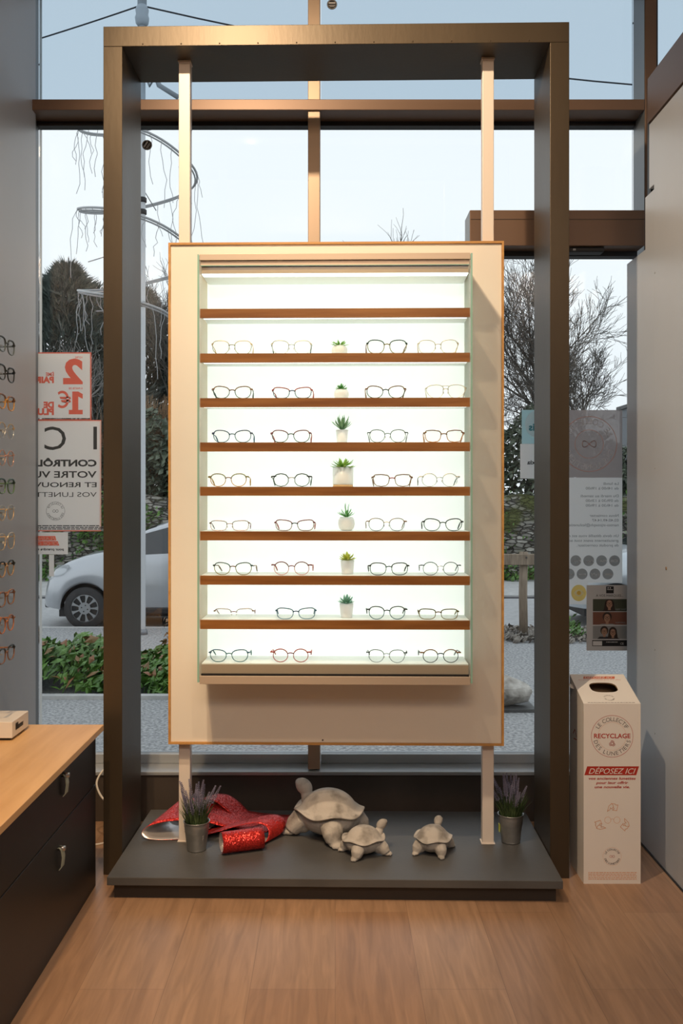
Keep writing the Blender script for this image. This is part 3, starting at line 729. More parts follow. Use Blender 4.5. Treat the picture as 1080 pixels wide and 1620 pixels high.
# ------------------------------------------------------------------ cars
def make_car(name, x, y, label, paint):
    root = empty(name, (x, y, -.60)); tag(root, label, 'car')
    top = [(0,.50),(.03,.62),(.10,.74),(.2,.86),(.38,.96),(.62,1.045),(.95,1.115),(1.25,1.29),(1.5,1.43),(1.85,1.545),(2.3,1.57),(2.9,1.52),(3.3,1.40),(3.5,1.16),(3.66,.85),(3.72,.55)]
    belt = [(0,.48),(.1,.66),(.2,.76),(.38,.84),(.7,.92),(1.0,1.0),(1.5,1.035),(2.5,1.06),(3.2,1.10),(3.5,1.0),(3.66,.78),(3.72,.52)]
    wid = [(0,.50),(.06,.64),(.2,.75),(.5,.81),(1,.83),(2,.835),(3,.82),(3.4,.77),(3.66,.66),(3.72,.55)]
    def itp(tab, q):
        for (a, b), (c, d) in zip(tab, tab[1:]):
            if q <= c: 
                t = (q-a)/(c-a); return b+(d-b)*t
        return tab[-1][1]
    xs = sorted(set([round(3.72*i/92, 4) for i in range(93)]))
    W1, W2, WR = .66, 3.05, .355
    m = MB(); m.smooth = True; rows = []
    for q in xs:
        zt, zb, hw = itp(top, q), itp(belt, q), itp(wid, q)
        z0 = .27 if .25 < q < 3.5 else .27+.10*(abs(q-1.87)-1.5)
        for wc in (W1, W2):
            if abs(q-wc) < WR: z0 = max(z0, .30+math.sqrt(WR**2-(q-wc)**2))
        zb = max(zb, z0+.03); zt = max(zt, zb+.02)
        rf = min(1, max(0, (zt-zb)/.45)); rw = hw*(.90-.22*rf)
        zm = z0+(zb-z0)*.5
        prof = [(hw*.95, z0), (hw*1.0, z0+(zb-z0)*.25), (hw*1.005, zm), (hw*.985, zb-(zb-z0)*.18), (hw*.95, zb), (hw*.95-(hw*.95-rw)*.5, zb+(zt-zb)*.48), (rw, zb+(zt-zb)*.86), (rw*.82, zt-(zt-zb)*.03), (rw*.45, zt+.012), (0, zt+.018)]
        rows.append(prof)
    npf = len(rows[0])
    vs = []
    for q, pr in zip(xs, rows):
        vs += [(q, -a, b) for a, b in pr]+[(q, a, b) for a, b in reversed(pr[:-1])]
    n = 2*npf-1
    fs = [(i*n+j, i*n+j+1, (i+1)*n+j+1, (i+1)*n+j) for i in range(len(xs)-1) for j in range(n-1)]
    fs += [tuple(range(n)), tuple((len(xs)-1)*n+j for j in range(n))]
    m.add(vs, fs)
    m.build('body', paint, root)
    # side windows, windscreen: strips just outside the greenhouse skin
    def strip(lo, hi, ja, jb, side, off=.006, shrink=.08):
        g = MB(); g.smooth = True; vv = []; idx = [i for i, q in enumerate(xs) if lo <= q <= hi]
        for i in idx:
            a = Vector((xs[i], rows[i][ja][0], rows[i][ja][1])); b = Vector((xs[i], rows[i][jb][0], rows[i][jb][1]))
            mid = Vector((xs[i], rows[i][(ja+jb)//2][0], rows[i][(ja+jb)//2][1]))
            for t in (shrink, .5, 1-shrink*.6):
                p = a.lerp(mid, t*2) if t < .5 else mid.lerp(b, (t-.5)*2)
                vv.append((p.x, side*(p.y+off), p.z+off*.4))
        k = len(idx)
        g.add(vv, [(3*i+j, 3*i+j+1, 3*i+j+4, 3*i+j+3) for i in range(k-1) for j in range(2)])
        return g
    for side in (-1, 1):
        strip(1.38, 2.14, 4, 6, side).build('side_window', M['carglass'], root)
        strip(2.24, 2.98, 4, 6, side).build('side_window', M['carglass'], root)
        g = MB()
        for q in (1.22, 2.19, 2.98):
            i = min(range(len(xs)), key=lambda k_: abs(xs[k_]-q)); pr = rows[i]
            g.mark(); g.tube([(q, side*(pr[k_][0]+.003), pr[k_][1]) for k_ in (0, 1, 2, 3, 4)], .004, 4)
        g.build('door_seam', M['blackplastic'], root)
        g = MB(); g.ell((1.33, side*.93, 1.06), (.07, .11, .075), 12, 8); g.tube([(1.36, side*.82, 1.03), (1.34, side*.9, 1.03)], .02, 6); g.build('wing_mirror', paint, root)
        g = MB(); g.box(1.02, 2.7, side*.80-.03, side*.80+.03, .22, .31); g.build('sill', M['blackplastic'], root, bevel=.02)
        g = MB(); g.tube([(.10, side*.62, .73), (.30, side*.735, .84), (.42, side*.76, .90)], [.04, .085, .02], 12); g.build('headlight', M['lens'], root)
        g = MB(); g.tube([(2.04, side*.845, .93), (2.16, side*.845, .935)], .015, 8); g.build('door_handle', paint, root)
        for wc in (W1, W2):
            yc = side*.735
            a = MB(); nn = 40
            prof = [(.20,-.085),(.27,-.095),(.292,-.08),(.302,-.05),(.302,.05),(.292,.08),(.2,.08)]
            vs2 = [(wc+r*math.cos(2*PI*k/nn), yc+side*q, .30+r*math.sin(2*PI*k/nn)) for r, q in prof for k in range(nn)]
            a.smooth = True
            a.add(vs2, [(i*nn+k, i*nn+(k+1) % nn, (i+1)*nn+(k+1) % nn, (i+1)*nn+k) for i in range(len(prof)-1) for k in range(nn)])
            wh = a.build('wheel', M['rubber'], root)
            # hub cap with nine flared spokes
            h = MB(); yo = side*(.735+.083)
            h.add([(wc+.20*math.cos(2*PI*k/nn), yo-side*.03, .30+.20*math.sin(2*PI*k/nn)) for k in range(nn)], [tuple(range(nn))])
            h.cur = 1
            def rg(r0, r1, y1, y2):
                v_ = [(wc+r0*math.cos(2*PI*k/nn), y1, .30+r0*math.sin(2*PI*k/nn)) for k in range(nn)]+[(wc+r1*math.cos(2*PI*k/nn), y2, .30+r1*math.sin(2*PI*k/nn)) for k in range(nn)]
                h.add(v_, [(k, (k+1) % nn, nn+(k+1) % nn, nn+k) for k in range(nn)])
            rg(.185, .205, yo-side*.005, yo-side*.018)
            h.add([(wc+.085*math.cos(2*PI*k/nn), yo, .30+.085*math.sin(2*PI*k/nn)) for k in range(nn)], [tuple(range(nn))])
            for s_ in range(9):
                a0 = 2*PI*s_/9; v_ = []
                for r, wd in ((.07, .26), (.12, .19), (.15, .20), (.192, .30)):
                    v_ += [(wc+r*math.cos(a0-wd*(.5+.0)), yo-side*(r*.03), .30+r*math.sin(a0-wd*.5)), (wc+r*math.cos(a0+wd*.5), yo-side*(r*.03), .30+r*math.sin(a0+wd*.5))]
                h.add(v_, [(2*i, 2*i+1, 2*i+3, 2*i+2) for i in range(3)])
            h.build('hubcap', [M['blackplastic'], M['hubcap']], wh)
            h = MB()
            for k in range(4):
                aa = PI/4+k*PI/2+.5; h.mark(); h.tube([(wc+.045*math.cos(aa), yo+side*.002, .30+.045*math.sin(aa)), (wc+.045*math.cos(aa), yo+side*.006, .30+.045*math.sin(aa))], .009, 8)
            h.build('wheel_bolt', M['blackplastic'], wh)
            g = MB(); gn = 18; v_ = []
            for k in range(gn+1):
                aa = PI*k/gn
                for yy in (side*.60, side*.80): v_.append((wc+.352*math.cos(aa), yy, .30+.352*math.sin(aa)))
            g.add(v_, [(2*k, 2*k+1, 2*k+3, 2*k+2) for k in range(gn)]); g.add([(wc+.35*math.cos(PI*k/gn), side*.6, .3+.35*math.sin(PI*k/gn)) for k in range(gn+1)], [tuple(range(gn+1))])
            g.build('wheel_arch', M['blackplastic'], root)
    # windscreen
    g = MB(); g.smooth = True; idx = [i for i, q in enumerate(xs) if 1.0 <= q <= 1.62]; vv = []
    for i in idx:
        pr = rows[i]
        for k in (7, 8): vv.append((xs[i], -pr[k][0], pr[k][1]+.008))
        vv.append((xs[i], 0, pr[9][1]+.008))
        for k in (8, 7): vv.append((xs[i], pr[k][0], pr[k][1]+.008))
    g.add(vv, [(5*i+j, 5*i+j+1, 5*i+j+6, 5*i+j+5) for i in range(len(idx)-1) for j in range(4)])
    g.build('windscreen', M['carglass'], root)
    g = MB(); g.box(-.02, .06, -.45, .45, .27, .42); g.build('lower_grille', M['blackplastic'], root, bevel=.02)
    g = MB(); g.box(.24, 3.4, -.62, .62, .16, .30); g.build('underbody', M['blackplastic'], root)
    return root
make_car('car', -4.23, 14.33, 'silver hatchback parked at the kerb on the left behind the ivy bed', M['carpaint'])
make_car('car', 3.36, 14.33, 'pale car parked on the right, mostly hidden behind the opening hours sign', M['carpaint2'])

# ================================================================== DISPLAY FURNITURE
# big bronze portal frame
fr = empty('display_portal', (0, 3.24, 0)); tag(fr, 'tall dark bronze portal surrounding the lit eyewear display', 'frame')
D = .287
MB().box(-.796, -.731, 0, D, 0, 2.844).build('side_post', M['bronze'], fr, bevel=.0015)
MB().box(.731, .796, 0, D, 0, 2.844).build('side_post', M['bronze'], fr, bevel=.0015)
MB().box(-.796, .796, 0, D, 2.8442, 2.913).build('top_beam', M['bronze'], fr, bevel=.0015)
m = MB()
for k in range(11):
    x = -.66+k*.132; m.mark(); m.tube([(x, -.0002, 2.851), (x, -.0012, 2.851)], .0025, 8)
m.build('screw_cap', M['bronze'], fr)
disp(fr)
# plinth
pb = empty('display_plinth', (0, 3.24, 0)); tag(pb, 'low dark slate plinth on the floor under the display', 'plinth')
y0 = -3.24
MB().box(-.729, .729, 3.03+y0, 3.69+y0, .050, .076).build('slab', M['slate'], pb, bevel=.0015)
MB().box(-.712, .712, 3.058+y0, 3.66+y0, 0, .0498).build('base', M['plinth'], pb)
disp(pb)
ZS = .0765
# display stand: posts + board + glazed case
ds = empty('eyewear_display', (0, 3.24, ZS)); tag(ds, 'tall backlit display board with a glazed case of nine shelf bays on two ivory posts', 'display')
def dp(mb, name, mat, parent=ds, bevel=0):
    mb.v = [(x, y-3.24, z-ZS) for x, y, z in mb.v]; return mb.build(name, mat, parent, bevel)
for s_ in (-1, 1):
    c = s_*.536
    p = dp(MB().box(c-.020, c+.020, 3.3465, 3.386, ZS, 2.843), 'post', M['post'], bevel=.002)
    dp(MB().box(c-.024, c+.024, 3.3425, 3.39, ZS, ZS+.003), 'foot_plate', M['post'], p)
    dp(MB().box(c-.023, c+.023, 3.3435, 3.389, 2.838, 2.8435), 'top_plate', M['beige'], p)
bd = dp(MB().box(-.577, .577, 3.312, 3.344, .440, 2.179), 'board', M['offwhite'])
eb = MB()
for b in ((-.585, -.5775, .432, 2.187), (.5775, .585, .432, 2.187)): eb.box(b[0], b[1], 3.305, 3.345, b[2], b[3])
eb.box(-.5775, .5775, 3.305, 3.345, 2.1795, 2.187); eb.box(-.5775, .5775, 3.305, 3.345, .432, .4395)
dp(eb, 'edge_band', M['edge'], bd)
CF, CB = 3.140, 3.3115
def z_of(py): return 1.3+(785-py)/478
case = dp(MB().box(-.4475, .4475, CB-.006, CB-.0006, z_of(1060), z_of(428)), 'light_panel', M['lightpanel'])
# caps
cp = dp(MB().box(-.4475, .4475, CF-.004, CB-.001, z_of(411), z_of(401)), 'top_cap', M['beige'], bevel=.001)
dp(MB().box(-.4455, .4455, CF+.004, CB-.001, z_of(419), z_of(411.6)), 'cap_rail', M['beige'], cp)
dp(MB().box(-.4435, .4435, CF+.012, CB-.001, z_of(430), z_of(420.5)), 'cap_soffit_rail', M['beige'], cp)
dp(MB().box(-.4435, .4435, CF+.0505, CB-.007, z_of(432), z_of(430.05)), 'white_soffit', M['caseinner'], cp)
dp(MB().box(-.4435, .4435, CF+.02, CF+.05, z_of(430.8), z_of(430.05)), 'lamp_strip', M['led'], cp)
bp_ = dp(MB().box(-.4475, .4475, CF-.004, CB-.001, z_of(1083), z_of(1070)), 'bottom_cap', M['beige'], bevel=.001)
dp(MB().box(-.4435, .4435, CF+.010, CB-.001, z_of(1069.6), z_of(1053)), 'bottom_rail', M['beige'], bp_)
dp(MB().box(-.4435, .4435, CF+.0005, CF+.009, z_of(1069.6), z_of(1067)), 'glass_track', M['gasket'], bp_)
dp(MB().box(-.4425, .4425, CF+.0105, CB-.007, z_of(1053)+.0002, z_of(1053)+.004), 'glass_floor', M['caseinner'], bp_)
for s_ in (-1, 1):
    x0, x1 = sorted((s_*.4490, s_*.4545))
    g = dp(MB().box(x0, x1, CF-.006, CB-.0005, z_of(1080), z_of(402)), 'side_glass', M['sideglass'])
    dp(MB().box(x0, x1, CF-.0075, CF-.0062, z_of(1080), z_of(402)), 'polished_edge', M['glassedge'], g)
fg = dp(MB().box(-.446, .446, CF+.0018, CF+.0055, z_of(1067), z_of(419.5)), 'glass_front', M['caseglass'])
dp(MB().box(-.446, .446, CF+.0016, CF+.0057, z_of(419.4), z_of(418.4)), 'polished_edge', M['glassedge'], fg)
shelf_px = [487, 558, 629, 699.5, 770, 841, 911.5, 982]
shelf_z = []
for px in shelf_px:
    zt = z_of(px); shelf_z.append(zt)
    sh = dp(MB().box(-.4470, .4470, CF+.020, CB-.0065, zt-.022, zt), 'shelf', M['caseinner'])
    dp(MB().box(-.4472, .4472, CF+.0062, CF+.0198, zt-.030, zt), 'wood_front', M['shelfwood'], sh)
    dp(MB().box(-.440, .440, CF+.0205, CF+.0425, zt-.0285, zt-.0225), 'lamp_strip', M['led'], sh)
shelf_z.append(z_of(1053)+.0042)
m = MB(); m.tube([(-.045, 3.3117, .448), (-.045, 3.3108, .448)], .003, 8); dp(m, 'screw', M['gasket'], bd)
disp(ds)

# ================================================================== SPECTACLES
def outline(kind, n=30):
    """one lens outline, centred, x outward (+ = temple side); returns points (x,z) and overall half height"""
    a, b, ex, lift, tap, flat = {
        'round':   (.0245, .0215, 2.1, .000, .00, 0),
        'panto':   (.0250, .0210, 2.3, .001, .10, 0),
        'oversize':(.0275, .0225, 2.6, .001, .10, 0),
        'soft':    (.0265, .0200, 2.7, .001, .08, 0),
        'cat':     (.0265, .0200, 2.4, .0022, .12, 0),
        'catrect': (.0270, .0178, 2.9, .0024, .12, 0),
        'rect':    (.0270, .0168, 3.2, .0010, .08, 0),
        'aviator': (.0275, .0220, 2.4, -.001, .22, 0),
        'octagon': (.0255, .0215, 2.2, .000, .02, 1),
        'geo':     (.0265, .0200, 3.2, .001, .16, 1),
    }[kind]
    if flat: n = 10
    pts = []
    for i in range(n):
        t = 2*PI*(i+.5*flat)/n; c, s = math.cos(t), math.sin(t)
        x = a*math.copysign(abs(c)**(2/ex), c); z = b*math.copysign(abs(s)**(2/ex), s)
        x *= 1+tap*z/b
        if kind == 'aviator' and z < 0: x += -.004*(z/b)*(-1)*-1 * -1
        if z > -b*.2: z += lift*(x/a)*(z/b+.2)
        pts.append((x, z))
    if flat:
        q = []
        for i in range(n):
            p0, p1 = pts[i], pts[(i+1) % n]
            for t in (.12, .5, .88): q.append((p0[0]+(p1[0]-p0[0])*t, p0[1]+(p1[1]-p0[1])*t))
        pts = q
    lo = min(z for _, z in pts)
    return pts, -lo, a
_mc = {}
def fmat(c, metal=0):
    k = (tuple(c), metal)
    if k not in _mc: _mc[k] = P('frame_colour', c, .3, .85 if metal else 0)
    return _mc[k]
def spectacles(kind, front, brow, templ, label, group, wire=False, half=False, fold=False, thick=None, bridge=None):
    root = empty('spectacles'); tag(root, label, 'glasses', group)
    pts, hb, a = outline(kind)
    r = thick or (.0010 if wire else .0014)
    gap = .0095 if kind != 'aviator' else .0085
    cx = gap+a
    zc = hb+r
    mf, mb_, mt = fmat(front, wire), fmat(brow, wire), fmat(templ)
    m = MB()
    for s in (-1, 1):
        P3 = [Vector((s*(cx+x), .0006*0+abs(x)*.02, zc+z)) for x, z in pts]
        n = len(P3)
        top = sorted((i for i, (x, z) in enumerate(pts) if z > hb*.25), key=lambda i: math.atan2(pts[i][1], pts[i][0]))
        m.cur = 0
        if half:
            seq = [P3[i] for i in top]; m.cur = 1; m.tube(seq, r*1.25, 5)
        else:
            m.tube(P3, r, 5, closed=True)
            m.cur = 1; m.tube([P3[i]+Vector((0, -.0003, 0)) for i in top], r*1.32, 5)
        m.cur = 1
        o = max(pts, key=lambda p: p[0]+p[1]*.9)
        ox, oz = s*(cx+o[0]), zc+o[1]
        hz = zc+hb*.45
        m.tube([(ox*.985, 0, oz*.5+hz*.5), (s*.0665, .001, hz+.002), (s*.068, .008, hz)], [r*1.7, r*2.0, r*1.5], 6)
    m.cur = 0 if bridge is None else 2
    zb = zc+hb*.28
    m.tube([(-gap-.0015, 0, zb), (-gap*.5, -.001, zb+.0022), (0, -.0015, zb+.003), (gap*.5, -.001, zb+.0022), (gap+.0015, 0, zb)], r*1.35, 6)
    if kind == 'aviator': m.tube([(-gap-.004, 0, zc+hb*.8), (0, -.001, zc+hb*.86), (gap+.004, 0, zc+hb*.8)], r, 5)
    mats = [mf, mb_]+([fmat(bridge, True)] if bridge else [])
    m.build('front_frame', mats, root)
    if wire or half:
        g = MB()
        for s in (-1, 1): g.tube([(s*(gap+.001), .001, zc-.001), (s*(gap-.001), .006, zc-.003)], .0005, 4); g.ell((s*(gap-.0018), .007, zc-.004), (.0012, .0022, .0042), 8, 6)
        g.build('nose_pads', M['plastic'], root)
    for s in (-1, 1):
        g = MB(); c = (s*cx, .0006, zc)
        k = len(pts); g.add([(s*(cx+x), .0001+abs(x)*.02, zc+z) for x, z in pts]+[(s*(cx+x), .0013+abs(x)*.02, zc+z) for x, z in pts],
                            [tuple(range(k)), tuple(range(2*k-1, k-1, -1))])
        g.build('lens', M['lens'], root)
        g = MB(); rt = r*1.25; x = s*.068
        g.tube([(x, .008, hz), (s*.0675, .045, hz-.001), (s*.066, .082, hz-.004), (s*.064, .098, hz-.013), (s*.062, .122, max(.0035, hz-.026))], [rt, rt, rt*1.15, rt*1.6, rt*1.3], 6)
        g.build('temple', mt, root)
    return root

GOLD=(.75,.52,.26); PGOLD=(.80,.68,.50); SILV=(.62,.62,.60); BLK=(.015,.02,.02); DGRN=(.03,.07,.06); TORT=(.25,.11,.04); AMB=(.62,.30,.04)
BLUE=(.04,.12,.22); TEAL=(.03,.14,.16); RED=(.42,.04,.03); BURG=(.20,.02,.04); BRN=(.22,.10,.05); OLV=(.26,.21,.05); ROSE=(.55,.28,.20); NAVY=(.03,.05,.13); ORG=(.6,.24,.07); PINK=(.7,.36,.33)
# (centre px, kind, front, brow, temple, wire, half, bridge, description)
rows = [
 [(369,'oversize',OLV,GOLD,GOLD,1,0,None,'oversized thin olive and gold metal glasses'),
  (463,'oversize',SILV,PGOLD,DGRN,1,0,None,'oversized thin silver metal glasses with dark temple tips'),
  (613,'oversize',OLV,DGRN,TORT,0,0,None,'rounded square glasses with dark bridge and olive rims'),
  (693,'oversize',PGOLD,PGOLD,GOLD,1,0,None,'very pale gold wire glasses with rounded square lenses')],
 [(369.5,'cat',DGRN,TORT,DGRN,0,0,BRN,'large dark green and tortoise cat-eye glasses'),
  (464,'catrect',BLUE,RED,RED,0,0,NAVY,'narrow cat-eye glasses in blue with red corners'),
  (611,'cat',DGRN,BRN,TORT,0,0,BLK,'dark tortoise upswept glasses'),
  (705,'aviator',PGOLD,PGOLD,PGOLD,1,0,None,'pale gold wire aviator glasses with double bridge')],
 [(369.5,'cat',BLUE,NAVY,BLUE,0,0,None,'navy blue glasses with orange tortoise corners'),
  (462,'cat',DGRN,BURG,RED,0,0,DGRN,'dark green upswept glasses with red corners'),
  (614,'panto',DGRN,BLK,DGRN,1,0,None,'thin dark green metal panto glasses'),
  (702,'geo',ORG,TORT,ORG,0,0,TORT,'orange tortoise angular panto glasses')],
 [(363.5,'panto',AMB,OLV,AMB,0,0,BRN,'amber yellow tortoise round glasses'),
  (463,'octagon',DGRN,BLK,DGRN,0,0,SILV,'dark green octagonal glasses with silver bridge'),
  (621,'geo',TORT,BRN,TORT,0,0,RED,'brown tortoise geometric glasses'),
  (695.5,'round',SILV,PGOLD,BLK,1,0,None,'thin silver wire round glasses with black temple tips')],
 [(365.5,'rect',ROSE,BRN,BURG,1,0,None,'rose brown rectangular metal glasses'),
  (468,'catrect',BRN,BURG,RED,0,0,BLK,'cat-eye glasses with red corners and dark bridge'),
  (612.5,'panto',BLK,BRN,BRN,1,0,GOLD,'thin black and brown panto glasses with gold bridge'),
  (700.5,'cat',DGRN,BLK,BLK,0,0,None,'black green squared upswept glasses')],
 [(370.5,'cat',OLV,DGRN,TORT,0,0,BRN,'olive and dark green soft oval glasses'),
  (463,'round',PINK,BURG,RED,0,0,BURG,'round glasses fading from burgundy brow to pink rims'),
  (616,'soft',DGRN,BLK,BLK,0,0,None,'small black soft square glasses'),
  (697,'round',BLK,BLK,BLK,1,0,SILV,'black wire round glasses with silver bridge')],
 [(372,'rect',BURG,BRN,BURG,1,1,None,'burgundy half-rim rectangular glasses'),
  (470,'catrect',(.08,.22,.34),BLUE,BLUE,0,0,NAVY,'slate blue rectangular upswept glasses'),
  (613,'panto',TEAL,BLK,DGRN,0,0,BLK,'dark teal panto glasses'),
  (693.5,'rect',OLV,(.12,.09,.02),OLV,0,0,BRN,'yellow olive tortoise rectangular glasses')],
 [(364.5,'cat',TEAL,BLUE,TEAL,0,0,None,'teal blue upswept glasses'),
  (461.5,'round',RED,RED,RED,0,0,BURG,'red round glasses with keyhole bridge'),
  (612.5,'panto',(.16,.18,.19),BLK,BLK,1,0,None,'thin dark grey browline glasses'),
  (697,'round',BLK,TORT,BLK,0,0,BLK,'black and tortoise round glasses')],
]
rown = ['second bay from the top', 'third bay from the top', 'fourth bay from the top', 'fifth bay from the top', 'fifth bay from the bottom, below the amber glasses', 'third shelf up from the glass floor', 'lowest wooden shelf but one', 'glass floor of the case']
rown = ['top stocked shelf', 'second stocked shelf', 'third stocked shelf', 'fourth stocked shelf', 'fifth stocked shelf', 'sixth stocked shelf', 'lowest wooden shelf', 'case floor']
pos = ['far left', 'left of the plant', 'right of the plant', 'far right']
GYY = 3.172
for i, row in enumerate(rows):
    for j, (px, kind, f, b, t, wire, half, br, desc) in enumerate(row):
        p_ = pos[j] if i < 7 else ['far left', 'second', 'third', 'far right'][j]
        o = spectacles(kind, f, b, t, f'{desc}, {p_}, {rown[i]}', 'spectacles in the lit display case', bool(wire), bool(half), bridge=br)
        o.location = ((px-531)/(1500/(GYY+.02)), GYY, shelf_z[i+1]+.0004)
        rnd = R.uniform(-.10, .12); o.rotation_euler = (0, 0, -rnd*.6)
        disp(o)

# glasses on the left wall, seen edge-on
wl = [(549,'soft',(.10,.13,.13),(.05,.06,.06),'dark grey green',0),(593,'soft',BLK,BLK,'black',0),(638.5,'geo',AMB,TORT,'amber tortoise',0),(683.5,'panto',SILV,GOLD,'silver and gold wire',1),
      (727,'round',(.75,.42,.30),(.75,.42,.30),'rose gold wire',1),(771,'soft',(.10,.20,.10),DGRN,'green',0),(813,'panto',GOLD,SILV,'gold and black wire',1),(859,'oversize',GOLD,PGOLD,'thin gold wire',1),
      (902,'panto',(.40,.25,.12),BLK,'brown and grey',0),(948,'soft',TORT,BRN,'brown tortoise',0),(990,'round',(.45,.16,.06),BRN,'reddish tortoise',0),(1037,'soft',BRN,BLK,'dark brown',0)]
XW, YW = -1.025, 2.96
rail = empty('eyewear_rail', (-1.21, YW, 0)); tag(rail, 'steel eyewear rail with pegs on the grey left wall at the picture edge', 'rail')
MB().box(.0, .012, -.01, .01, .72, 1.86).build('upright', M['steel'], rail)
ords = ['topmost', 'second from top', 'third from top', 'fourth from top', 'fifth from top', 'sixth from top', 'sixth from bottom', 'fifth from bottom', 'fourth from bottom', 'third from bottom', 'second from bottom', 'lowest']
for k, (py, kind, f, b, cn, wire) in enumerate(wl):
    z = 1.3+(785-py)/(1500/YW)
    o = spectacles(kind, f, b, f, f'{cn} glasses on the left wall rail, {ords[k]} of the column', 'spectacles on the left wall', bool(wire), thick=.0011 if wire else .002)
    o.location = (XW, YW, z-.021); o.rotation_euler = (0, 0, PI/2)
    o.scale = (1.12, 1.12, 1.12)
    MB().tube([(.01, 0, z+.004), (XW+1.21-.012, 0, z+.004)], .0028, 6).build('peg', M['steel'], rail)

# ================================================================== SUCCULENTS
def leaf(m, b, d, up, L, W, T):
    d = Vector(d).normalized(); up = Vector(up); s = d.cross(up).normalized(); u = s.cross(d).normalized(); b = Vector(b)
    vs = []; prof = [(0, .35, 0), (.35, .95, .04), (.65, .85, .02), (.87, .45, .05), (1, .03, .12)]
    for t, w_, c in prof:
        p = b+d*L*t+u*L*c*.8
        vs += [p-s*W/2*w_, p-u*T*w_*.6, p+s*W/2*w_, p+u*T*w_*.35]
    k = len(prof); old = m.smooth; m.smooth = True
    m.add(vs, [(4*i+j, 4*i+(j+1) % 4, 4*i+4+(j+1) % 4, 4*i+4+j) for i in range(k-1) for j in range(4)]+[(0,3,2,1), tuple(4*(k-1)+j for j in range(4))]); m.smooth = old
def succulent(px, row, pot, mat, n, L, W, T, tilts, label, h, pr):
    root = empty('potted_succulent'); tag(root, label, 'plant', 'succulents in white pots')
    m = MB()
    if pot == 'ball': prof = [(pr*.55, 0), (pr*.85, h*.15), (pr, h*.48), (pr*.93, h*.8), (pr*.72, h), (pr*.66, h*.985), (pr*.66, h*.9)]
    elif pot == 'cyl': prof = [(pr*.97, .007), (pr, .012), (pr, h), (pr*.93, h), (pr*.93, h*.92)]
    else: prof = [(pr*.80, 0), (pr*.83, .002), (pr, h), (pr*.92, h), (pr*.92, h*.92)]
    m.lathe(prof, n=28); m.build('pot', M['potwhite'], root)
    if pot == 'cyl': MB().lathe([(pr*.98, 0), (pr*.98, .007)], n=28).build('wooden_base', M['counter'], root)
    m = MB(); rr = random.Random(px)
    tot = 0
    for ring_, (tilt, cnt, sc_) in enumerate(tilts):
        for k in range(cnt):
            a = 2*PI*(k+.5*(ring_ % 2))/cnt+rr.uniform(-.15, .15); t = math.radians(tilt+rr.uniform(-6, 6))
            d = (math.cos(a)*math.cos(t), math.sin(a)*math.cos(t), math.sin(t))
            leaf(m, (math.cos(a)*.003, math.sin(a)*.003, h*.99+ring_*.0018), d, (0,0,1) if tilt < 80 else (1,0,0), L*1.22*sc_*rr.uniform(.85, 1.1), W*1.12*sc_, T)
    m.build('rosette', M[mat], root)
    root.location = ((px-531)/(1500/3.225), 3.225, shelf_z[row]+.0004); disp(root); return root
M['sgreen'] = leafmat('bright_succulent', (.18, .50, .05), (.38, .72, .14), 60)
M['sdark'] = leafmat('deep_green_succulent', (.07, .34, .05), (.20, .58, .14), 60)
M['saloe'] = leafmat('aloe_green', (.13, .29, .12), (.28, .50, .25), 60)
M['syellow'] = leafmat('yellow_green_succulent', (.50, .60, .04), (.78, .82, .14), 60)
M['sblue'] = leafmat('blue_green_succulent', (.12, .34, .22), (.27, .56, .40), 60)
M['slime'] = leafmat('lime_edged_succulent', (.18, .50, .05), (.55, .75, .18), 60)
succulent(538, 1, 'ball', 'sgreen', 0, .030, .010, .003, [(12,6,1), (28,5,.8), (60,3,.5)], 'small plant with flat bright green leaves in a round white pot, top stocked shelf', .036, .028)
succulent(541, 2, 'ball', 'sdark', 0, .019, .008, .003, [(15,9,1), (40,7,.95), (70,4,.8)], 'tiny dense dark green rosette in a round white pot, under the flat-leaved plant', .036, .026)
succulent(542, 3, 'cone', 'saloe', 0, .040, .009, .003, [(38,8,.95), (60,7,1), (82,4,1.05)], 'spiky grey green aloe in a white pot on the third stocked shelf', .046, .021)
succulent(543.5, 4, 'cyl', 'slime', 0, .036, .013, .004, [(8,9,1.05), (25,8,.95), (48,6,.75), (75,4,.5)], 'wide lime green rosette in a white pot with a wooden base', .066, .035)
succulent(549, 5, 'ball', 'sdark', 0, .034, .008, .003, [(30,8,.85), (52,6,.8), (80,3,1.15)], 'upright spiky green plant in a round white pot, fifth stocked shelf', .046, .029)
succulent(550.5, 6, 'cone', 'syellow', 0, .027, .013, .004, [(15,8,1), (38,7,.9), (66,4,.8)], 'yellow green rosette in a white pot on the sixth stocked shelf', .047, .024)
succulent(549, 7, 'cone', 'sblue', 0, .025, .011, .004, [(18,8,1), (42,8,1), (70,5,.95)], 'blue green pointed rosette in a white pot on the lowest wooden shelf', .047, .024)

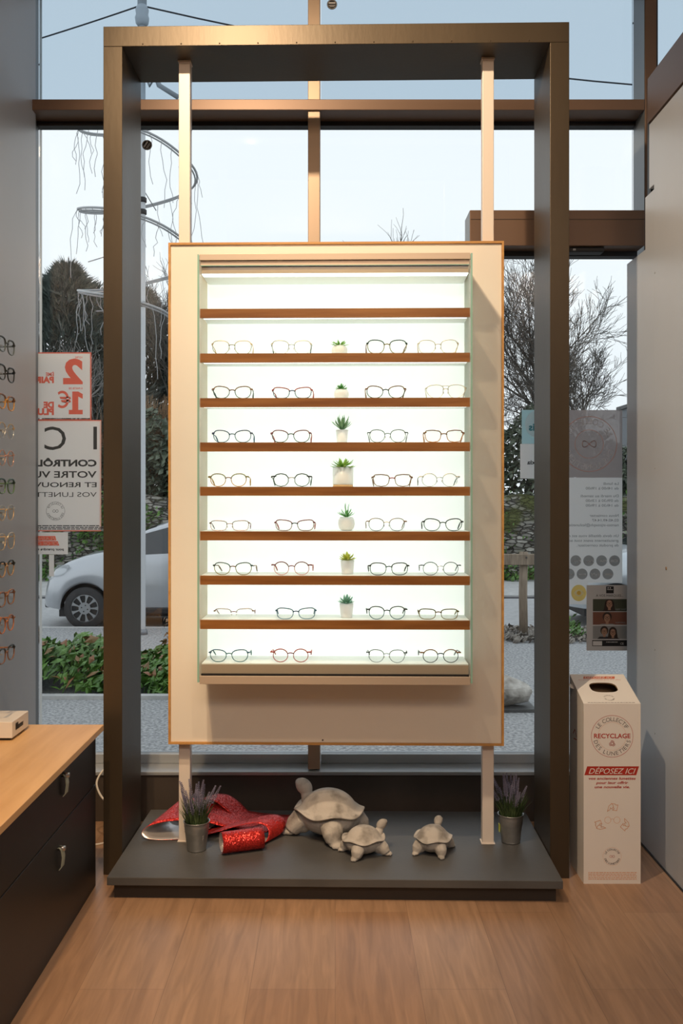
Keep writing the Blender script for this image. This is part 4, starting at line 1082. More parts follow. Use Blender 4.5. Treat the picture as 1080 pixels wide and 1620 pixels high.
# ================================================================== ITEMS ON THE PLINTH
def at_slab(px, d): return ((px-530)/1500*d, d)
def lavender(px, d, label, seed, sticker=False):
    rd = random.Random(seed); root = empty('potted_lavender'); tag(root, label, 'plant', 'lavender in zinc buckets')
    H, r0, r1 = .098, .033, .044
    m = MB(); prof = [(r0, 0), (r0+.0005, .004)]
    for k in range(1, 24):
        t = k/24; r = r0+(r1-r0)*t+(.0012 if k in (16, 18, 20) else 0); prof.append((r, H*t))
    prof += [(r1, H-.002), (r1+.0025, H), (r1+.0018, H+.002), (r1-.001, H+.001), (r1-.0025, H-.01)]
    m.lathe(prof, n=36, cap1=False); m.build('bucket', M['zinc'], root)
    MB().lathe([(.0, H-.012), (r1-.0025, H-.012)], n=24, cap0=False, cap1=False).build('soil', M['soil'], root)
    if sticker: MB().box(-r0-.0085, -r0-.0065, -.006, .010, .035, .062).build('price_tag', M['syellow'], root)
    m = MB()
    for k in range(330):
        a = rd.uniform(0, 2*PI); rr = .034*math.sqrt(rd.random()); b = Vector((rr*math.cos(a), rr*math.sin(a), H-.012))
        out = rd.uniform(0, .55)*(rr/.034+.3); L = rd.uniform(.05, .105)
        tip = b+Vector((math.cos(a)*out, math.sin(a)*out, 1)).normalized()*L+Vector((rd.gauss(0,.006), rd.gauss(0,.006), 0)); tip.z -= out*.008
        midp = b.lerp(tip, .5)+Vector((-math.cos(a)*.004, -math.sin(a)*.004, .004)); wv = Vector((-math.sin(a+rd.uniform(-1,1)), math.cos(a+rd.uniform(-1,1)), 0))*.0017
        m.add([b-wv, b+wv, midp+wv*1.1, midp-wv*1.1, tip], [(0,1,2,3), (3,2,4)])
    f = m.build('foliage', M['lavleaf'], root); f['kind'] = 'stuff'
    for k in range(26):
        a = 2*PI*k/17*2.4+rd.uniform(-.3,.3); rr = .008+.026*rd.random(); out = rd.uniform(.05, .62)
        if k < 4: out = .12
        b = Vector((rr*math.cos(a)*.5, rr*math.sin(a)*.5, H-.01)); dr = Vector((math.cos(a)*out, math.sin(a)*out, 1)).normalized(); L = rd.uniform(.085, .145)
        g = MB(); g.tube([b, b+dr*(L-.05)], .0008, 4)
        for q in range(11):
            t = q/10; c = b+dr*(L-.055+.06*t); wdt = .0088*(1-t*.72)
            for s_ in range(5):
                aa = 2*PI*s_/5+q*.7; u = dr.cross(Vector((0,1,.1))).normalized(); v = dr.cross(u)
                o_ = (u*math.cos(aa)+v*math.sin(aa)); g.add([c, c+o_*wdt*.6+u*.0013+dr*.002, c+o_*wdt+dr*.007, c+o_*wdt*.6-u*.0013+dr*.002], [(0,1,2),(0,2,3)])
                g.add([c+v*.0015, c+o_*wdt*.8+v*.002+dr*.003, c+o_*wdt*1.05+dr*.006], [(0,1,2)])
        g.build('flower_spike', M['lavflower'], root)
    x, y = at_slab(px, d); root.location = (x, y, ZS+.0003); return root
lavender(311, 3.285, 'zinc bucket of artificial lavender left, in front of the ribbon and left post', 2)
lavender(807.5, 3.36, 'zinc bucket of artificial lavender right, beside the right post', 5, True)

def turtle(px, d, S, yaw, label, neck=1.0):
    """local +x = head; S = body length"""
    root = empty('stone_turtle'); tag(root, label, 'turtle statue', 'stone turtles on the plinth')
    m = MB()
    m.ell((-.02,0,.30), (.50,.42,.28), 28, 16)
    m.ell((.30,0,.30), (.18,.24,.16), 18, 12)
    for sx, sy in ((1,1),(1,-1),(-1,1),(-1,-1)):
        hx = .29*sx; fx, fy = (.43, .37) if sx > 0 else (-.40, .34)
        m.ell((hx, .25*sy, .22), (.16,.15,.19), 16, 10)
        m.tube([(hx, .26*sy, .26), ((hx+fx)/2+.03*sx, .33*sy, .15), (fx, fy*sy, .065)], [.18, .15, .115], 16)
        m.ell((fx+.04*sx, fy*sy+.01*sy, .050), (.115,.095,.058), 14, 9)
        for q in (-1, 0, 1):
            ang = math.atan2(fy*sy, fx)+q*.5; m.ell((fx+.04*sx+.095*math.cos(ang), fy*sy+.01*sy+.08*math.sin(ang), .032), (.034,.030,.034), 8, 6)
    n_ = neck
    hc = Vector((.50, 0, .54+.10*n_))
    m.tube([(.28,0,.36), (.40,0,.46), (.455,0,.51+.04*n_), hc], [.19, .13, .088, .085], 16)
    rot = Matrix.Rotation(-.55, 3, 'Y')
    m.ell(hc, (.155,.12,.115), 18, 12, rot)
    m.ell(hc+Vector((.095,0,.05)), (.065,.075,.06), 12, 8, rot)
    for sy in (-1, 1): m.ell(hc+Vector((.055, .092*sy, .045)), (.034,.026,.034), 8, 6)
    m.tube([(-.40,0,.30), (-.50,0,.36), (-.54,0,.42)], [.07,.055,.025], 10)
    m.v = [(x*S, y*S, z*S) for x, y, z in m.v]
    b = m.build('body', M['clay'], root)
    rm = b.modifiers.new('fuse', 'REMESH'); rm.mode = 'VOXEL'; rm.voxel_size = .013*S; rm.use_smooth_shade = True
    sm = b.modifiers.new('soften', 'SMOOTH'); sm.factor = .6; sm.iterations = 4
    # shell with a flared wavy skirt
    g = MB(); g.smooth = True; nu, nr = 64, 16; vs = []
    def sp(rr, u, off=0):
        wav = .5+.5*math.cos(u*5+.5)
        ca, sa = math.cos(u), math.sin(u)
        A, B = .53, .49
        f = rr if rr < .84 else .84+(rr-.84)*1.45
        z = .43+.27*max(0, 1-min(rr, .84)**2.3/.84**2.3)**.75
        if rr >= .84: z += (-.045+.07*wav)*(rr-.84)/.16+.004
        return (A*f*ca-.02, B*f*sa, z-off)
    for i in range(nr+1):
        for j in range(nu): vs.append(sp(i/nr, 2*PI*j/nu))
    for i in range(nr+1):
        for j in range(nu): vs.append(sp(i/nr*.99, 2*PI*j/nu, .035))
    fs = []
    o2 = (nr+1)*nu
    for i in range(nr):
        for j in range(nu):
            a = i*nu+j; b2 = i*nu+(j+1) % nu; fs += [(a, b2, b2+nu, a+nu), (o2+a, o2+a+nu, o2+b2+nu, o2+b2)]
    for j in range(nu): a = nr*nu+j; b2 = nr*nu+(j+1) % nu; fs.append((a, b2, o2+b2, o2+a))
    g.add([(x*S, y*S, z*S) for x, y, z in vs], fs)
    sh = g.build('shell', M['clay'], root)
    sb = sh.modifiers.new('soft', 'SUBSURF'); sb.levels = 1; sb.render_levels = 1
    x, y = at_slab(px, d); root.location = (x, y, ZS+.0003); root.rotation_euler = (0, 0, yaw)
    return root
turtle(519, 3.43, .235, math.radians(140), 'largest pale stone turtle, behind the two small ones, head raised left')
turtle(576, 3.25, .135, math.radians(25), 'small stone turtle in front of the largest one, head raised right', 1.25)
turtle(685, 3.27, .128, math.radians(68), 'small stone turtle standing alone at the right, facing the window', 1.2)

# red glitter ribbon
def sheet(name, path, wv, label=None, parent=None, thick=.0012):
    m = MB(); m.smooth = True; vs = []
    nw = 6
    for i, p in enumerate(path):
        w_ = wv(i/(len(path)-1)) if callable(wv) else Vector(wv)
        for j in range(nw+1): vs.append(Vector(p)+w_*(j/nw))
    m.add(vs, [(i*(nw+1)+j, i*(nw+1)+j+1, (i+1)*(nw+1)+j+1, (i+1)*(nw+1)+j) for i in range(len(path)-1) for j in range(nw)])
    # keep given winding: build without normal recalculation
    me = bpy.data.meshes.new(name); me.from_pydata([tuple(v) for v in m.v], [], m.f)
    me.materials.append(M['glitter']); me.materials.append(M['silverfoil']); me.polygons.foreach_set('use_smooth', [True]*len(m.f))
    o = bpy.data.objects.new(name, me); C.objects.link(o); o.parent = parent
    so = o.modifiers.new('thickness', 'SOLIDIFY'); so.thickness = thick; so.offset = -1; so.material_offset = 1
    return o
def spline(pts, n=12):
    pts = [Vector(p) for p in pts]; out = []
    for i in range(len(pts)-1):
        p0 = pts[max(i-1, 0)]; p1 = pts[i]; p2 = pts[i+1]; p3 = pts[min(i+2, len(pts)-1)]
        for k in range(n):
            t = k/n; out.append(.5*((2*p1)+(-p0+p2)*t+(2*p0-5*p1+4*p2-p3)*t*t+(-p0+3*p1-3*p2+p3)*t*t*t))
    out.append(pts[-1]); return out
zr = ZS+.0016
rb = empty('glitter_ribbon', (0,0,0)); tag(rb, 'wide red glitter ribbon with silver back looping on the plinth at the left', 'ribbon')
# strip from right (flat, behind the bucket) to the left loop, curling under
path = spline([(-.215,3.46,zr+.002), (-.30,3.455,zr+.006), (-.40,3.45,zr+.020), (-.50,3.44,zr+.046), (-.60,3.42,zr+.050), (-.668,3.40,zr+.040), (-.69,3.385,zr+.022), (-.675,3.375,zr+.005), (-.63,3.37,zr), (-.55,3.372,zr+.002), (-.49,3.375,zr+.012)])
sheet('ribbon_loop', path, lambda t: Vector((.075, .17, .036*math.exp(-((t-.46)/.12)**2))), parent=rb)
path = spline([(-.57,3.62,zr+.02), (-.53,3.60,zr+.065), (-.47,3.58,zr+.075), (-.42,3.57,zr+.05), (-.36,3.53,zr+.012), (-.27,3.47,zr)])[::-1]
sheet('ribbon_loop', path, (.05, .07, 0), parent=rb)
rl = empty('glitter_ribbon_roll', (0,0,0)); tag(rl, 'rolled end of red glitter ribbon with a notched tail left of the largest turtle', 'ribbon')
ax = Vector((.94, .34, 0)).normalized(); pr_ = Vector((ax.y, -ax.x, 0))
c0 = Vector(((349-530)/1500*3.23, 3.245, ZS)); RR = .037
path = []
for k in range(60):
    t = k/59; a = -PI*.35-2*PI*1.45*(1-t)-PI*.15; r_ = RR*(.84+.16*t)
    path.append(c0+pr_*(-math.cos(a)*r_)*1+Vector((0,0,RR+.001+math.sin(a)*r_)))
path = path[::-1]
sheet('ribbon_roll', path, ax*.145, parent=rl)
# fold between the roll and the tail
bx_, by_ = (392-530)/1500*3.33, 3.33
path = spline([(bx_-.03,3.305,zr+.004), (bx_+.03,3.30,zr+.001), (bx_+.065,3.33,zr+.012), (bx_+.07,3.35,zr+.045), (bx_+.035,3.37,zr+.060), (bx_-.03,3.385,zr+.048), (bx_-.13,3.39,zr+.018), (bx_-.2,3.40,zr)])
sheet('ribbon_fold', path, (.055, .075, .006), parent=rl)
path = spline([(bx_-.08,3.42,zr+.012), (bx_+.02,3.46,zr+.022), (bx_+.09,3.50,zr+.030), (bx_+.165,3.54,zr+.012)])
sheet('ribbon_tail', path, lambda t: Vector((.035-.02*t, -.085+.01*t, 0)), parent=rl)

# ================================================================== DRAWER UNIT
cu = empty('drawer_unit', (-1.0, 2.2, 0)); tag(cu, 'low black drawer unit with oak worktop and leather pull tabs at the left', 'cabinet')
def cbox(name, x0, x1, y0, y1, z0, z1, mat, parent=cu, bev=.0015):
    return MB().box(x0+1.0, x1+1.0, y0-2.2, y1-2.2, z0, z1).build(name, mat, parent, bevel=bev)
YC0, YC1 = 1.25, 3.165
cbox('body', -1.205, -.818, YC0, YC1, .0, .5175, M['blackside'])
cbox('worktop', -1.205, -.772, YC0-.02, 3.165, .518, .538, M['counter'])
for n, (z0, z1) in enumerate(((.0, .338), (.342, .5175))):
    for (a, b_) in ((YC0, 2.205), (2.2085, YC1)):
        d = cbox('drawer', -.8175, -.799, a, b_, z0, z1, M['black'])
        yc = {True: 2.78, False: 1.8}[a > 2]
        zc = z1-.045 if n else z1-.065
        if a > 2 and n == 0: yc = 2.74
        hd_ = empty('pull_handle', (-.799+1.0, yc-2.2, zc)); hd_.parent = d
        g = MB(); P_ = [(.0,-.0,.012),(.006,0,.014),(.013,0,.006),(.016,0,-.014),(.013,0,-.042),(.006,0,-.050)]
        vs = []
        for x, y, z in P_: vs += [(x, -.012, z), (x, .012, z)]
        for x, y, z in P_: vs += [(x-.003, -.012, z), (x-.003, .012, z)]
        k = len(P_); o2 = 2*k
        fs = [(2*i, 2*i+1, 2*i+3, 2*i+2) for i in range(k-1)]+[(o2+2*i, o2+2*i+2, o2+2*i+3, o2+2*i+1) for i in range(k-1)]
        fs += [(2*i, 2*i+2, o2+2*i+2, o2+2*i) for i in range(k-1)]+[(2*i+1, o2+2*i+1, o2+2*i+3, 2*i+3) for i in range(k-1)]+[(0, o2, o2+1, 1), (2*k-2, 2*k-1, o2+2*k-1, o2+2*k-2)]
        me = g.add(vs, fs).build('pull_strap', M['leather'], d); me.location = (-.799+1.0, yc-2.2, zc)
        g = MB().tube([(.0, 0, .010), (.020, 0, .010)], [.006, .007], 12); q = g.build('pull_stud', M['steel'], d); q.location = (-.799+1.0, yc-2.2, zc)
        bpy.data.objects.remove(hd_)
# white display box on the worktop
wb = empty('white_case', (-1.09, 3.03, .539)); tag(wb, 'shallow white box with grey lettering on the oak worktop', 'box')
MB().box(-.12, .085, -.078, .078, .007, .058).build('lid', M['plastic'], wb, bevel=.002)
MB().box(-.105, .075, -.07, .07, .0, .007).build('foot', M['blackplastic'], wb)
pl = PL((.0853, -.078, .007), (0,1,0), (0,0,1)); m = MB()
x = .03
for k in range(11):
    h_ = .022 if k < 4 else .013; rect(m, pl, x, .018, x+.0045, .018+h_, .0005); x += .0068; m.build('lettering', M['printgrey'], wb)
# white cable behind the unit
pts = spline([(-.83,3.60,.30), (-.80,3.62,.28), (-.785,3.60,.22), (-.80,3.56,.17), (-.86,3.55,.16), (-.90,3.58,.22), (-.86,3.62,.27), (-.80,3.62,.22), (-.80,3.6,.10), (-.84,3.56,.01), (-.95,3.50,.006)], 8)
tag(MB().tube(pts, .004, 8).build('white_cable', M['plastic']), 'coiled white cable hanging behind the black drawer unit', 'cable')

# ================================================================== RECYCLING BOX
rbx = empty('recycling_box', (.9285, 3.18, 0)); tag(rbx, 'white cardboard spectacle recycling box with a slanted top on the floor at the right', 'box')
Wd, Dp, HF, HB = .0955, .19, .604, .667
m = MB(); m.add([(-Wd,0,0),(Wd,0,0),(Wd,Dp,0),(-Wd,Dp,0),(-Wd,0,HF),(Wd,0,HF),(Wd,Dp,HB),(-Wd,Dp,HB)], [(0,3,2,1),(0,1,5,4),(1,2,6,5),(2,3,7,6),(3,0,4,7)])
m.build('carton', M['cardboard'], rbx)
# sloping top with a rounded hole
plt = PL((0, 0, HF), (1,0,0), (0, Dp, HB-HF)); Ls = math.hypot(Dp, HB-HF)
hx, hy, rw_, rh_ = 0, .108, .047, .033
inner = []; outer = []
for k in range(48):
    a = 2*PI*k/48; c, s = math.cos(a), math.sin(a)
    inner.append((hx+rw_*math.copysign(abs(c)**.65, c), hy+rh_*math.copysign(abs(s)**.65, s)))
    # project to rectangle
    tx = (Wd/abs(c)) if abs(c) > 1e-6 else 1e9; ty = ((Ls-hy)/s if s > 1e-6 else (hy/-s if s < -1e-6 else 1e9)); t = min(tx, ty); outer.append((hx+c*t, hy+s*t))
corners = [(Wd, Ls), (-Wd, Ls), (-Wd, 0), (Wd, 0)]
m = MB(); n = 48
vs = [plt.at(*p) for p in inner]+[plt.at(*p) for p in outer]
for cn in corners: vs.append(plt.at(*cn))
fs = []
for k in range(n):
    j = (k+1) % n; a, b_ = outer[k], outer[j]
    cset = [q for q, cn in enumerate(corners) if (abs(a[0]-cn[0]) < 1e-6) != (abs(b_[0]-cn[0]) < 1e-6) and (abs(a[1]-cn[1]) < 1e-6) != (abs(b_[1]-cn[1]) < 1e-6) and abs((a[0]+b_[0])/2-cn[0]) < .05 and abs((a[1]+b_[1])/2-cn[1]) < .05]
    fs.append((k, n+k, 2*n+cset[0], n+j, j) if cset else (k, n+k, n+j, j))
m.add(vs, fs); m.build('sloping_lid', M['cardboard'], rbx)
m = MB(); m.add([plt.at(*p) for p in inner]+[plt.at(p[0]*.98, p[1], -.004) for p in inner], [(k, (k+1) % n, n+(k+1) % n, n+k) for k in range(n)]); m.build('slot_rim', M['cardin'], rbx)
m = MB(); e_ = .003; m.box(-Wd+e_, Wd-e_, e_, Dp-e_, HF-.14, HF-.13); m.build('inner_shelf', M['cardin'], rbx)
m = MB(); m.add([(-Wd+e_, e_, HF-.13), (Wd-e_, e_, HF-.13), (Wd-e_, e_, HF-.002), (-Wd+e_, e_, HF-.002), (-Wd+e_, Dp-e_, HF-.13), (Wd-e_, Dp-e_, HF-.13), (Wd-e_, Dp-e_, HB-.003), (-Wd+e_, Dp-e_, HB-.003)], [(0,1,2,3),(4,5,6,7),(0,4,7,3),(1,5,6,2)]); m.build('lining', M['cardin'], rbx)
# front print.  front px 923..1013 wide, y 1113..1397 -> scale 471.5 px/m ; plane origin at bottom centre
pf = PL((0, 0, 0), (1,0,0), (0,0,1)); pf.n = Vector((0,-1,0))
def FZ(y): return HF-(y-1113)/471.5
def FX(x): return (x-968.5)/471.5
rd_, gy_, og_ = MB(), MB(), MB()
cx_, cz_ = 0, FZ(1164.5)
ring(rd_, pf, cx_, cz_, .0700, .0012); ring(og_, pf, cx_, cz_, .047, .0006)
arc_text(gy_, pf, 'LE COLLECTIF', cx_, cz_, .0575, 152, 28, .0135)
arc_text(gy_, pf, 'DES LUNETIERS', cx_, cz_, .0575, 192, 348, .0135, inward=True)
text_into(rd_, pf, 'RECYCLAGE', 0, cz_-.006, h=.0150, w=.122, align='c', bold=.02)
def recyc(mb, cx, cz, s, wd):
    mb.mark()
    for k in range(3):
        a = math.radians(90+120*k); ca, sa = math.cos(a-PI/2), math.sin(a-PI/2)
        base = [(-.62,.30),(-.30,.95),(.26,.95),(.50,.55),(.72,.66),(.52,.02),(-.0,.18),(.22,.30),(.05,.62),(-.12,.62),(-.30,.16),(-.62,.30)]
        stroke(mb, pf, [(cx+(x*ca-(z+.25)*sa)*s, cz+(x*sa+(z+.25)*ca)*s) for x, z in base], wd)
recyc(rd_, 0, cz_-.0245, .0085, .0011)
rd_.mark(); poly(rd_, pf, [(FX(924.5),FZ(1226)),(FX(929),FZ(1212)),(FX(1011),FZ(1212)),(FX(1006.5),FZ(1226))])
wt = MB(); text_into(wt, pf, 'DÉPOSEZ ICI', 0, FZ(1223.7), h=.0185, w=.158, align='c', shear=.35, lift=.0010)
for y, t, w_ in ((1233, 'vos anciennes lunettes', .158), (1239.8, 'pour leur offrir', .108), (1246.5, 'une nouvelle vie.', .118)):
    text_into(rd_, pf, t, 0, FZ(y), h=.0085, w=w_, align='c', bold=.025, shear=.2)
# three bent-arrow icons around a pair of spectacles
def arrow_icon(cx, cz, rot, s=.018):
    og_.mark()
    ca, sa = math.cos(rot), math.sin(rot)
    for base, cl_ in (([(-1.1,-.9),(-.75,.35),(-.1,.95),(.3,.3),(.05,-.2),(-.15,-.35),(-.4,-.05),(-.55,-.55),(-1.1,-.9)], 0), ([(.05,.85),(.65,.8),(.95,.5),(1.35,.62),(1.05,-.75),(.05,-.6),(.45,-.3),(.25,.05)], 0)):
        stroke(og_, pf, [(cx+(x*ca-z*sa)*s, cz+(x*sa+z*ca)*s) for x, z in base], .0016)
arrow_icon(0, FZ(1277), 0, .0145); arrow_icon(FX(949), FZ(1306), math.radians(120), .0145); arrow_icon(FX(989.5), FZ(1304), math.radians(240), .0145)
og_.mark(); ring(og_, pf, FX(961.5), FZ(1297), .0105, .0010); ring(og_, pf, FX(976), FZ(1297), .0105, .0010); stroke(og_, pf, [(FX(966.8), FZ(1296)), (FX(968.7), FZ(1294.8)), (FX(970.8), FZ(1296))], .001)
cz2 = FZ(1354.5)
arc_text(gy_, pf, 'LE COLLECTIF', 0, cz2, .0245, 160, 20, .0062, bold=.02); arc_text(gy_, pf, 'DES LUNETIERS', 0, cz2, .0245, 195, 345, .0062, inward=True, bold=.02)
og_.mark(); ring(og_, pf, 0, cz2, .0305, .0005); rd_.mark(); ring(rd_, pf, -.0045, cz2, .0037, .0009); ring(rd_, pf, .0045, cz2, .0037, .0009)
og_.mark()
for k in range(5):
    z = FZ(1380.5+k*2.6); x = -.080
    while x < .080:
        w_ = R.uniform(.004, .014); rect(og_, pf, x, z, min(x+w_, .082), z+.0022); x += w_+.0018
rd_.build('red_print', M['printred'], rbx); gy_.build('grey_print', M['printgrey'], rbx); og_.build('orange_print', M['printorange'], rbx); wt.build('white_print', M['printwhite'], rbx)
# top print
plt.n = plt.u.cross(plt.v).normalized()
if plt.n.z < 0: plt.n = -plt.n
m = MB(); poly(m, plt, [(-.055, .168),(-.050,.184),(.060,.184),(.055,.168)]); text_into(m, plt, 'vos anciennes lunettes pour leur offrir', 0, .158, h=.005, w=.15, align='c'); m.build('top_print', M['printred2'], rbx)
m = MB(); text_into(m, plt, 'DÉPOSEZ ICI', 0, .170, h=.011, w=.098, align='c', shear=.3, lift=.001); m.build('top_white_print', M['printwhite'], rbx)
m = MB(); arc_text(m, plt, 'LE COLLECTIF', 0, .038, .016, 160, 20, .005); arc_text(m, plt, 'DES LUNETIERS', 0, .038, .016, 195, 345, .005, inward=True)
x = -.080
while x < .078: w_ = R.uniform(.004, .012); rect(m, plt, x, .006, x+w_, .0085); x += w_+.002
m.build('top_grey_print', M['printgrey'], rbx)
# left side print (seen at a slant)
ps = PL((-Wd-.0001, Dp, 0), (0,-1,0), (0,0,1)); m = MB(); stroke(m, ps, [(.05,.47),(.075,.49),(.10,.47)], .004); m.mark(); stroke(m, ps, [(.06,.455),(.10,.46)], .003); m.build('side_print', M['printred'], rbx)
m = MB(); m.add([(-Wd-.0002, Dp-.03, HB-.03), (-Wd-.012, Dp-.03, HB-.026), (-Wd-.012, Dp-.06, HB-.036), (-Wd-.0002, Dp-.06, HB-.04)], [(0,1,2,3)]); m.build('side_tab', M['cardboard'], rbx)

# ================================================================== WINDOW SIGNS (seen from inside: mirrored)
DG = YG-.0035; SC = 1500/DG
def WX(x): return (x-530)/SC
def WZ(y): return 1.3+(785-y)/SC
gp = PL((0, DG, 0), (1,0,0), (0,0,1)); gp.n = Vector((0,-1,0))
def sign_sheet(name, x0, y0, x1, y1, mat, root, th=.0015, lay=0):
    m = MB()
    if name == 'border':
        t = 1.8
        for a, b, c, d in ((x0, y0, x1, y0+t), (x0, y1-t, x1, y1), (x0, y0+t, x0+t, y1-t), (x1-t, y0+t, x1, y1-t)):
            m.add([(WX(a), DG, WZ(d)), (WX(c), DG, WZ(d)), (WX(c), DG, WZ(b)), (WX(a), DG, WZ(b))], [(0,1,2,3)])
    else: m.add([(WX(x0), DG-lay, WZ(y1)), (WX(x1), DG-lay, WZ(y1)), (WX(x1), DG-lay, WZ(y0)), (WX(x0), DG-lay, WZ(y0))], [(0,1,2,3)])
    return m.build(name, mat, root)
# A  two pairs offer
s = empty('window_poster'); tag(s, 'white poster with coral border and large mirrored 2 and 1€, on the left window', 'sign', 'posters on the window')
sign_sheet('border', 20, 557.5, 144.5, 665, M['vcoral'], s); sign_sheet('paper', 22, 559.5, 142.5, 661.5, M['vw'], s, lay=.0018)
gq = PL((0, DG-.0018, 0), (1,0,0), (0,0,1)); gq.n = Vector((0,-1,0))
m = MB(); T = lambda t, xr, y, h, w_=None, b=0, mm=None: text_into(mm or m, gq, t, WX(xr), WZ(y), h=h/SC, w=(w_/SC if w_ else None), mirror=True, bold=b)
T('2', 131, 605.5, 36, 31, .05); m.mark(); rect(m, gq, WX(109), WZ(655.5), WX(131), WZ(648.5)); rect(m, gq, WX(114.5), WZ(648.5), WX(124), WZ(619.5)); poly(m, gq, [(WX(124),WZ(619.5)),(WX(131),WZ(623.5)),(WX(131),WZ(631)),(WX(124),WZ(627.5))]); T('€', 112.5, 645, 25, 21, .012); T('VOTRE', 131, 567, 3, 12, .02); T('À PARTIR DE', 131, 616, 3, 22, .02)
T('ÈME', 85.5, 595, 5.5, 13, .03); T('PAIRE', 85.5, 605.5, 9, 36, .06); T('DE', 85.5, 645, 9, 16.5, .06); T('PLUS', 85.5, 656, 9.5, 34, .06)
m.build('lettering', M['vcoral'], s)
# B  eye check poster
s = empty('window_poster'); tag(s, 'large white poster with mirrored charcoal text about glasses, on the left window', 'sign', 'posters on the window')
sign_sheet('border', 10, 664.5, 160, 840.5, M['vcoral'], s); sign_sheet('paper', 10, 665.7, 160, 838.8, M['vw'], s, lay=.0018)
m = MB(); rect(m, gq, WX(147.8), WZ(711), WX(153.5), WZ(675)); 
T('C', 104.5, 711.5, 37, 34, 0)
T('CONTRÔLEZ', 153, 737.5, 10, 118, .04); T('VOTRE VUE', 153, 755.5, 10, 112, .02); T('ET RENOUVELEZ', 153, 770.5, 7.5, 138, .015); T('VOS LUNETTES', 153, 786, 7.5, 112, 0)
cx_, cz_ = WX(88), WZ(808.5)
arc_text(m, gq, 'LE COLLECTIF', cx_, cz_, 12.2/SC, 160, 20, 3.2/SC, mirror=True); arc_text(m, gq, 'DES LUNETIERS', cx_, cz_, 12.2/SC, 195, 345, 3.2/SC, mirror=True, inward=True)
ring(m, gq, cx_, cz_, 14.6/SC, .4/SC); ring(m, gq, cx_-2.3/SC, cz_, 2/SC, .5/SC); ring(m, gq, cx_+2.3/SC, cz_, 2/SC, .5/SC)
for k in range(3):
    x = 12
    while x < 157:
        w_ = R.uniform(3, 11); rect(m, gq, WX(x), WZ(832.4+k*2.6), WX(x+w_), WZ(830.9+k*2.6)); x += w_+1
m.build('lettering', M['vgrey'], s)
# C  small sign with coral bands
s = empty('window_poster'); tag(s, 'small white sign with two coral bands of mirrored text, under the large poster, left window', 'sign', 'posters on the window')
sign_sheet('paper', 15, 842.2, 107.5, 877, M['vw'], s)
m = MB(); poly(m, gq, [(WX(15),WZ(855)),(WX(89.5),WZ(855)),(WX(87.5),WZ(848)),(WX(15),WZ(848))]); m.mark(); poly(m, gq, [(WX(15),WZ(863)),(WX(94),WZ(863)),(WX(91.5),WZ(856)),(WX(15),WZ(856))]); m.build('coral_band', M['vcoral'], s)
m = MB(); 
text_into(m, gq, 'FLASHEZ', WX(87), WZ(854.3), h=5/SC, w=36/SC, mirror=True, shear=.25, lift=.0009); text_into(m, gq, 'CE QR CODE', WX(92), WZ(862.3), h=5/SC, w=50/SC, mirror=True, shear=.25, lift=.0009); m.build('white_lettering', M['vw'], s)
m = MB(); T('pour prendre rendez-vous', 101, 870.5, 3.6, 72, .03); m.build('small_lettering', M['vgrey'], s)
o = sign_sheet('white_strip', 77.5, 877.6, 85.5, 912, M['vw'], None); tag(o, 'short vertical white strip on the glass under the coral banded sign', 'sticker')
# D  opening hours
s = empty('window_poster'); tag(s, 'tall opening hours sign with mauve grey logo square, on the window right of the frame', 'sign', 'posters on the window')
sign_sheet('logo_square', 874, 648.6, 984, 755.3, M['vsign'], s); sign_sheet('hours_panel', 874, 755.5, 984, 922, M['vw'], s)
m = MB(); cx_, cz_ = WX(931.5), WZ(702.5)
arc_text(m, gq, 'LE COLLECTIF', cx_, cz_, 36/SC, 158, 22, 9.5/SC, mirror=True); arc_text(m, gq, 'DES LUNETIERS', cx_, cz_, 36/SC, 195, 345, 9.5/SC, mirror=True, inward=True); 
m.build('logo_lettering', M['vsignlight'], s)
m = MB(); ring(m, gq, cx_, cz_, 43.5/SC, .9/SC); ring(m, gq, cx_, cz_, 22.5/SC, .7/SC)
st = [(cx_+9.5/SC*math.cos(t)*1.15, cz_+5/SC*math.sin(2*t)) for t in [2*PI*k/40 for k in range(40)]]; stroke(m, gq, st, 1/SC, closed=True); m.build('logo_rings', M['vsalmon'], s)
m = MB()
for y, t, w_ in ((767, 'Le lundi', 24), (774.5, 'de 14h00 à 19h00', 52), (786.5, 'Du mardi au samedi', 60), (794, 'de 09h30 à 13h00', 52), (801.5, 'de 14h30 à 19h00', 52), (817.5, 'Nous contacter', 46), (825, '02.40.49.14.47', 42), (832.5, 'nantes-stjoseph@leslunetiers', 84),
                (849.5, 'Un devis détaillé vous est remis', 92), (857, 'gratuitement avant tout achat', 88), (864.5, 'de produit correcteur.', 66)):
    T(t, 978, y, 4.1, w_, .012)
m.build('hours_lettering', M['vgrey2'], s)
m = MB()
for k in range(4): m.mark(); disc(m, gq, WX(971.5-k*20.4), WZ(887), 8.6/SC)
for k in range(4): m.mark(); disc(m, gq, WX(961-k*20.4), WZ(908), 8.6/SC)
m.build('payment_badge', M['vgrey2'], s)
m = MB()
for (x, y, t) in ((977, 889, 'CB'), (960, 889, 'VISA'), (938.5, 889, 'Pay'), (918.5, 889, 'Pay'), (968, 910, ''), (947, 910, 'PayPal'), (926.5, 910, ''), (905, 910, '')):
    if not t: m.mark(); rect(m, gq, WX(x-12), WZ(y), WX(x), WZ(y-2.6), .0010); continue
    text_into(m, gq, t, WX(x), WZ(y), h=3.4/SC, w=12/SC, mirror=True, lift=.0010, bold=.03)
m.build('payment_lettering', M['vw'], s)
